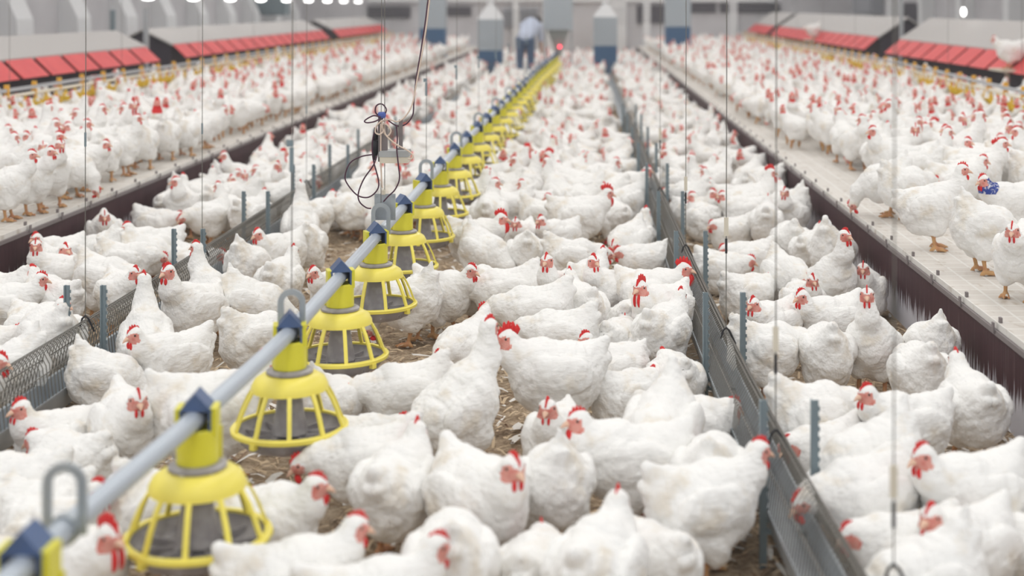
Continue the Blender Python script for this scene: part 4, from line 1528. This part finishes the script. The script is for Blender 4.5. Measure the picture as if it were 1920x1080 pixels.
def throw(n, xr, yr, z, d, poses, cond=None):
    for _ in range(n):
        # uniform over the ground
        y = random.uniform(*yr)
        x = random.uniform(*xr)
        if not visible(x, y, z) or (cond and not cond(x, y)):
            continue
        dx, dy = bad_xy(x, y, z)
        if abs(dx) + abs(dy) > 1e-6 or not free(x, y, z, d):
            continue
        h = random.choice((random.uniform(0, 360), random.gauss(90, 40), random.gauss(0, 40), random.gauss(180, 40)))
        cock = random.random() < .045
        b = dict(x=x, y=y, z=z, h=h % 360, pose=random.choice(poses), cock=cock, s=random.uniform(.92, 1.07))
        if cock and b['pose'] in (T, U, SL, S_, W, AL, AR):
            b['pose'] = A
        birds.append(b)
        occ(b)


throw(14000, (LX, RX), (8.2, 12.5), 0.0, .24, floor_poses, lambda x, y: pix(x, y, .15)[1] < 420)
throw(30000, (LX, RX), (12.5, 38.5), 0.0, .25, floor_poses)
throw(9000, (1.95, 4.2), (7.4, 13), DZ, .235, deck_poses, lambda x, y: x > 1.95 and (x > 2.2 or y > 8.6) and pix(x, y, DZ + .15)[1] < 350)
throw(9000, (1.75, 4.45), (11, 20), DZ, .24, deck_poses)
throw(12000, (1.75, 4.5), (20, 38), DZ, .26, deck_poses)
throw(9000, (-5.35, LX - .16), (8.4, 14), DZ, .23, deck_poses)
throw(14000, (-5.35, LX - .16), (14, 24), DZ, .24, deck_poses)
throw(12000, (-5.4, LX - .16), (24, 38), DZ, .27, deck_poses)

out = lambda x, y, z: not -70 < pix(x, y, z + .2)[0] < 1990
throw(5000, (LX, RX), (2.6, 8.2), 0.0, .25, floor_poses, lambda x, y: out(x, y, 0))
throw(3000, (1.75, 4.4), (4.0, 11), DZ, .27, deck_poses, lambda x, y: out(x, y, DZ))
throw(3000, (-5.3, LX - .16), (3.5, 9), DZ, .25, deck_poses, lambda x, y: out(x, y, DZ))
far = [b for b in birds[NCAT:]]
far.sort(key=lambda b: b['y'] + (1000 if out(b['x'], b['y'], b['z']) else 0))
ONE = 300
single = birds[:NCAT] + far[:ONE - NCAT]
crowd = far[ONE - NCAT:]

# ------------------------------------------------------------------ individual birds, each with a label of its own
def heading_words(h):
    k = int(((h % 360) + 22.5) // 45) % 8
    return ['facing right', 'facing back-right', 'seen from behind', 'facing back-left', 'facing left', 'facing front-left', 'facing camera', 'facing front-right'][k]


POSE_WORDS = {A: 'head raised', AL: 'glancing aside', AR: 'looking aside', T: 'stretching tall', N: 'standing level', F: 'head low', P: 'pecking down', S_: 'sitting upright', SL: 'sitting glancing', H: 'standing hunched', U: 'resting tucked', W: 'preening'}


def zone(b):
    x, y = b['x'], b['y']
    if b['z'] > .1:
        if x < 0:
            return 'at lamp-side platform edge' if x > LX - .75 else 'inside lamp-side platform' if x > -4.3 else 'along lamp-side drinker'
        return 'at blue-hen platform edge' if x < RX + .8 else 'inside blue-hen platform' if x < 3.1 else 'along blue-hen platform drinker'
    if x < tlx(y):
        return 'between dark board and trough'
    if x < fx(y):
        return 'between trough and feed tube'
    if x < trx(y):
        return 'just past feeders' if x < fx(y) + .5 else 'close before grilled trough' if x > trx(y) - .42 else 'mid-aisle past feeders'
    return 'just behind grilled trough' if x < trx(y) + .5 else 'by white-streaked board'


cells_ = {}
for b in single:
    if 'board' in b:
        continue
    i = min(range(len(PY)), key=lambda k: abs(PY[k] - b['y']))
    b['key'] = ('rooster' if b['cock'] else 'hen', POSE_WORDS[b['pose']], heading_words(b['h']), zone(b), 'at %s feeder' % ORD[i])
    cells_.setdefault(b['key'], []).append(b)
for key, bs in cells_.items():
    bs.sort(key=lambda b: b['y'])
    for n_, b in enumerate(bs):
        lab = 'white %s %s, %s, %s, %s' % key
        if len(bs) > 1:
            lab += ', ' + (['nearer', 'farther'][n_] if len(bs) == 2 else ['nearest', 'middle', 'farthest', 'very farthest'][min(n_, 3)])
        b['label'] = lab
for b in single:
    o = place_bird(b['x'], b['y'], b['z'], b['h'], b['pose'], b['cock'], b['s'])
    if 'board' in b:
        b['label'] = {'nearest': 'white hen perched on the landing board of the nearest nest box opposite the lamps',
                      'second': 'white hen perched on the landing board of the second nest box opposite the lamps'}[b['board']]
    tag(o, b['label'], 'chicken', 'white roosters in the barn' if b['cock'] else 'white hens in the barn')
    b['ob'] = o

# the hen with blue dye on its neck, by the platform edge
blue = birds[len(CAT) + 5]
blue['ob']['label'] = 'white hen with blue dye marked on its neck, on the platform near the edge'
me, fr_parts = proto(blue['pose'], False)
hpv, nmv = Vector(POSES[blue['pose']]['hp']), Vector(POSES[blue['pose']]['nm'])
bm_ = me.copy()
bm_.materials.append(M['blue_plumage'])
for p in bm_.polygons:
    c = Vector(p.center)
    if p.material_index == 0 and (c - (nmv * .75 + hpv * .25)).length < .062 and c.z > nmv.z - .01:
        p.material_index = 3
blue['ob'].data = bm_


# ------------------------------------------------------------------ the hundreds of birds further back, one mass
def lod(pose, cock, vox):
    fd, (f, sd, up, hw), nb, legs, B = hen_field(POSES[pose], cock, vox, True)
    k = 1.5 if cock else .8
    H = np.array([list(f), list(sd), list(up)]).T
    fd.ell(tuple(hw + up * .026 * 1.1 + f * .004), (.024 * k, .007 + vox * .4, .016 * k), H, .004)
    fd.ell(tuple(hw + f * .020 - up * (.026 + .008 * k)), (.010 * k, .008 + vox * .3, .014 * k), H, .004)
    fd.cone(tuple(hw + f * .03), tuple(hw + f * .055 - up * .008), .010 + vox * .2, .005 + vox * .2, .004)
    V, Q = fd.surface()
    C = V[Q].mean(1)
    l = (C - np.array(hw)) @ H
    red = (np.linalg.norm(l * np.array([1, 1, .8]), axis=1) < .052 * (1.25 if cock else 1)) & ((l[:, 0] > .008) | (l[:, 2] > .028))
    mi = np.zeros(len(Q), int)
    for a, b, ra, rb in legs:
        if ra < .02:
            mi[(seg_dist(C, a, b) < .024) & (C[:, 2] < .1)] = 1
    mi[red] = 3
    fr = red & (l[:, 2] < .024) & ((l[:, 2] > -.016) if cock else (l[:, 2] > -.026))
    mi[fr] = 2
    N = vnormals(V, Q)
    nz = np.array([mnoise.noise(Vector(p * 30)) for p in V])
    V = V + N * (nz * .006)[:, None]
    return V, Q, mi


LOD = {}
VV, QQ, MI, off = [], [], [], 0
for b in crowd:
    vox = .0135 if b['y'] < 16 else .019
    key = (b['pose'], b['cock'], vox)
    if key not in LOD:
        LOD[key] = lod(*key)
    V, Q, mi = LOD[key]
    a = math.radians(b['h'])
    s = b['s'] * BS * (1.10 if b['cock'] else 1)
    Rz = rz3(a) * s
    VV.append(V @ Rz.T + np.array((b['x'], b['y'], b['z'])))
    QQ.append(Q + off)
    MI.append(mi)
    off += len(V)
flock = link('chicken_flock', mesh_np('chicken_flock', np.concatenate(VV), np.concatenate(QQ), [M['plumage'], M['leg'], M['face'], M['comb']], np.concatenate(MI)))
tag(flock, 'dense flock of white chickens filling the far part of the barn', 'chickens', kind='stuff')
print('BIRDS', len(birds), 'single', len(single), 'crowd', len(crowd), 'verts', off, 'last single y', max(b['y'] for b in single))

# ------------------------------------------------------------------ litter: wood shavings, straw, shed feathers
lv, lf, lm = [], [], []
for i in range(26000):
    y = 2.6 + 8.5 * random.random() ** 1.5
    x = random.uniform(LX + .02, RX - .02)
    a, b_ = pix(x, y, 0)
    if not (-40 < a < 1960 and b_ < 1130):
        continue
    k = random.random()
    mi = 0 if k < .60 else 1 if k < .86 else 2
    L = random.uniform(.010, .034) if mi < 2 else random.uniform(.02, .05)
    w = random.uniform(.002, .006) if mi < 2 else random.uniform(.006, .012)
    an = random.uniform(0, 2 * PI)
    u = Vector((math.cos(an), math.sin(an), random.uniform(-.35, .35)))
    v = Vector((-math.sin(an), math.cos(an), random.uniform(-.3, .3)))
    c = Vector((x, y, random.uniform(.006, .016)))
    o_ = len(lv)
    bend = Vector((0, 0, random.uniform(0, .25) * L))
    lv += [c - u * L - v * w, c - u * L + v * w, c + v * w + bend, c - v * w + bend, c + u * L + v * w * .5, c + u * L - v * w * .5]
    lf += [(o_, o_ + 3, o_ + 2, o_ + 1), (o_ + 3, o_ + 5, o_ + 4, o_ + 2)]
    lm += [mi, mi]
me = bpy.data.meshes.new('litter')
me.from_pydata([tuple(p) for p in lv], [], lf)
for m in ('straw', 'chip_brown', 'chip_white'):
    me.materials.append(M[m])
me.polygons.foreach_set('material_index', lm)
tag(link('litter', me), 'loose straw, wood shavings and shed feathers strewn on the barn floor', 'litter', kind='stuff')


# ------------------------------------------------------------------ the person bending among the birds at the far end
def person():
    root = empty('person', (-1.18, 27.9, 0), 'person in pale blue shirt and navy trousers bending over among the far birds', 'person')
    hips, chest, headp = (0, 0, .88), (.10, .30, 1.12), (.22, .52, 1.20)
    f = Field((-.45, -.35, -.02), (.6, .85, 1.45), .018)
    f.ell(hips, (.17, .13, .14), None, .06)
    f.cone(hips, chest, .14, .16, .06)
    f.cone(chest, (.17, .42, 1.16), .10, .055, .04)
    f.ell(headp, (.085, .105, .115), None, .02)
    f.ell((.245, .615, 1.17), (.02, .025, .02), None, .01)
    for s in (-1, 1):
        f.ell((headp[0] + s * .085, headp[1], headp[2]), (.015, .025, .032), None, .01)
        f.cone((s * .09, 0, .85), (s * .11, .03, .48), .085, .058, .03)
        f.cone((s * .11, .03, .48), (s * .11, -.02, .09), .056, .040, .02)
        f.cone((s * .11, -.04, .05), (s * .12, .15, .04), .042, .032, .02)
        sh = (.10 + s * .17, .32 - s * .04, 1.13)
        el = (sh[0] + .03, sh[1] + .12, .86)
        ha = (sh[0] + .04, sh[1] + .26, .64)
        f.cone(sh, el, .055, .042, .03)
        f.cone(el, ha, .040, .028, .02)
        f.ell(ha, (.035, .03, .05), None, .02)
        for k in range(4):
            f.cone((ha[0] - .027 + .018 * k, ha[1] + .01, ha[2] - .03), (ha[0] - .03 + .02 * k, ha[1] + .03, ha[2] - .10 + .006 * abs(k - 1)), .011, .009, .004)
        f.cone((ha[0] - s * .03, ha[1], ha[2] - .01), (ha[0] - s * .05, ha[1] + .035, ha[2] - .05), .011, .009, .004)
    V, Q = f.surface()
    link('body', mesh_np('body', V, Q, [M['skin']]), root)
    g = Field((-.45, -.35, -.02), (.6, .85, 1.45), .018)
    g.cone((0, -.0, .90), chest, .165, .185, .06)
    g.cone(chest, (.14, .38, 1.14), .12, .085, .03)
    for s in (-1, 1):
        sh = (.10 + s * .17, .32 - s * .04, 1.13)
        g.cone(sh, (sh[0] + .03, sh[1] + .12, .86), .075, .06, .03)
    V, Q = g.surface()
    link('shirt', mesh_np('shirt', V, Q, [M['shirt']]), root)
    g = Field((-.45, -.35, -.02), (.6, .85, 1.45), .018)
    g.ell((0, -.01, .86), (.19, .15, .13), None, .06)
    for s in (-1, 1):
        g.cone((s * .09, 0, .85), (s * .11, .03, .48), .105, .075, .03)
        g.cone((s * .11, .03, .48), (s * .11, -.02, .09), .074, .06, .02)
    V, Q = g.surface()
    link('trousers', mesh_np('trousers', V, Q, [M['trousers']]), root)
    g = Field((-.1, .2, 1.0), (.5, .85, 1.45), .014)
    g.ell((headp[0], headp[1] - .015, headp[2] + .025), (.093, .105, .105), None, .02)
    V, Q = g.surface()
    link('hair', mesh_np('hair', V, Q, [M['hair']]), root)


person()


# ------------------------------------------------------------------ thin dust haze in the air of the barn
hz = bpy.data.materials.new('barn_dust')
hz.use_nodes = True
nt_ = hz.node_tree
nt_.nodes.remove(nt_.nodes['Principled BSDF'])
vs_ = nt_.nodes.new('ShaderNodeVolumeScatter')
vs_.inputs['Color'].default_value = (1, 1, 1, 1)
vs_.inputs['Density'].default_value = 0.0045
nt_.links.new(vs_.outputs[0], nt_.nodes['Material Output'].inputs['Volume'])
hb = MB().box(((WL + WR) / 2, 19.5, 1.85), (WR - WL - 0.02, 42.8, 3.6))
tag(hb.build('dust_haze', hz), 'thin white dust haze filling the air of the barn', 'haze', kind='stuff')
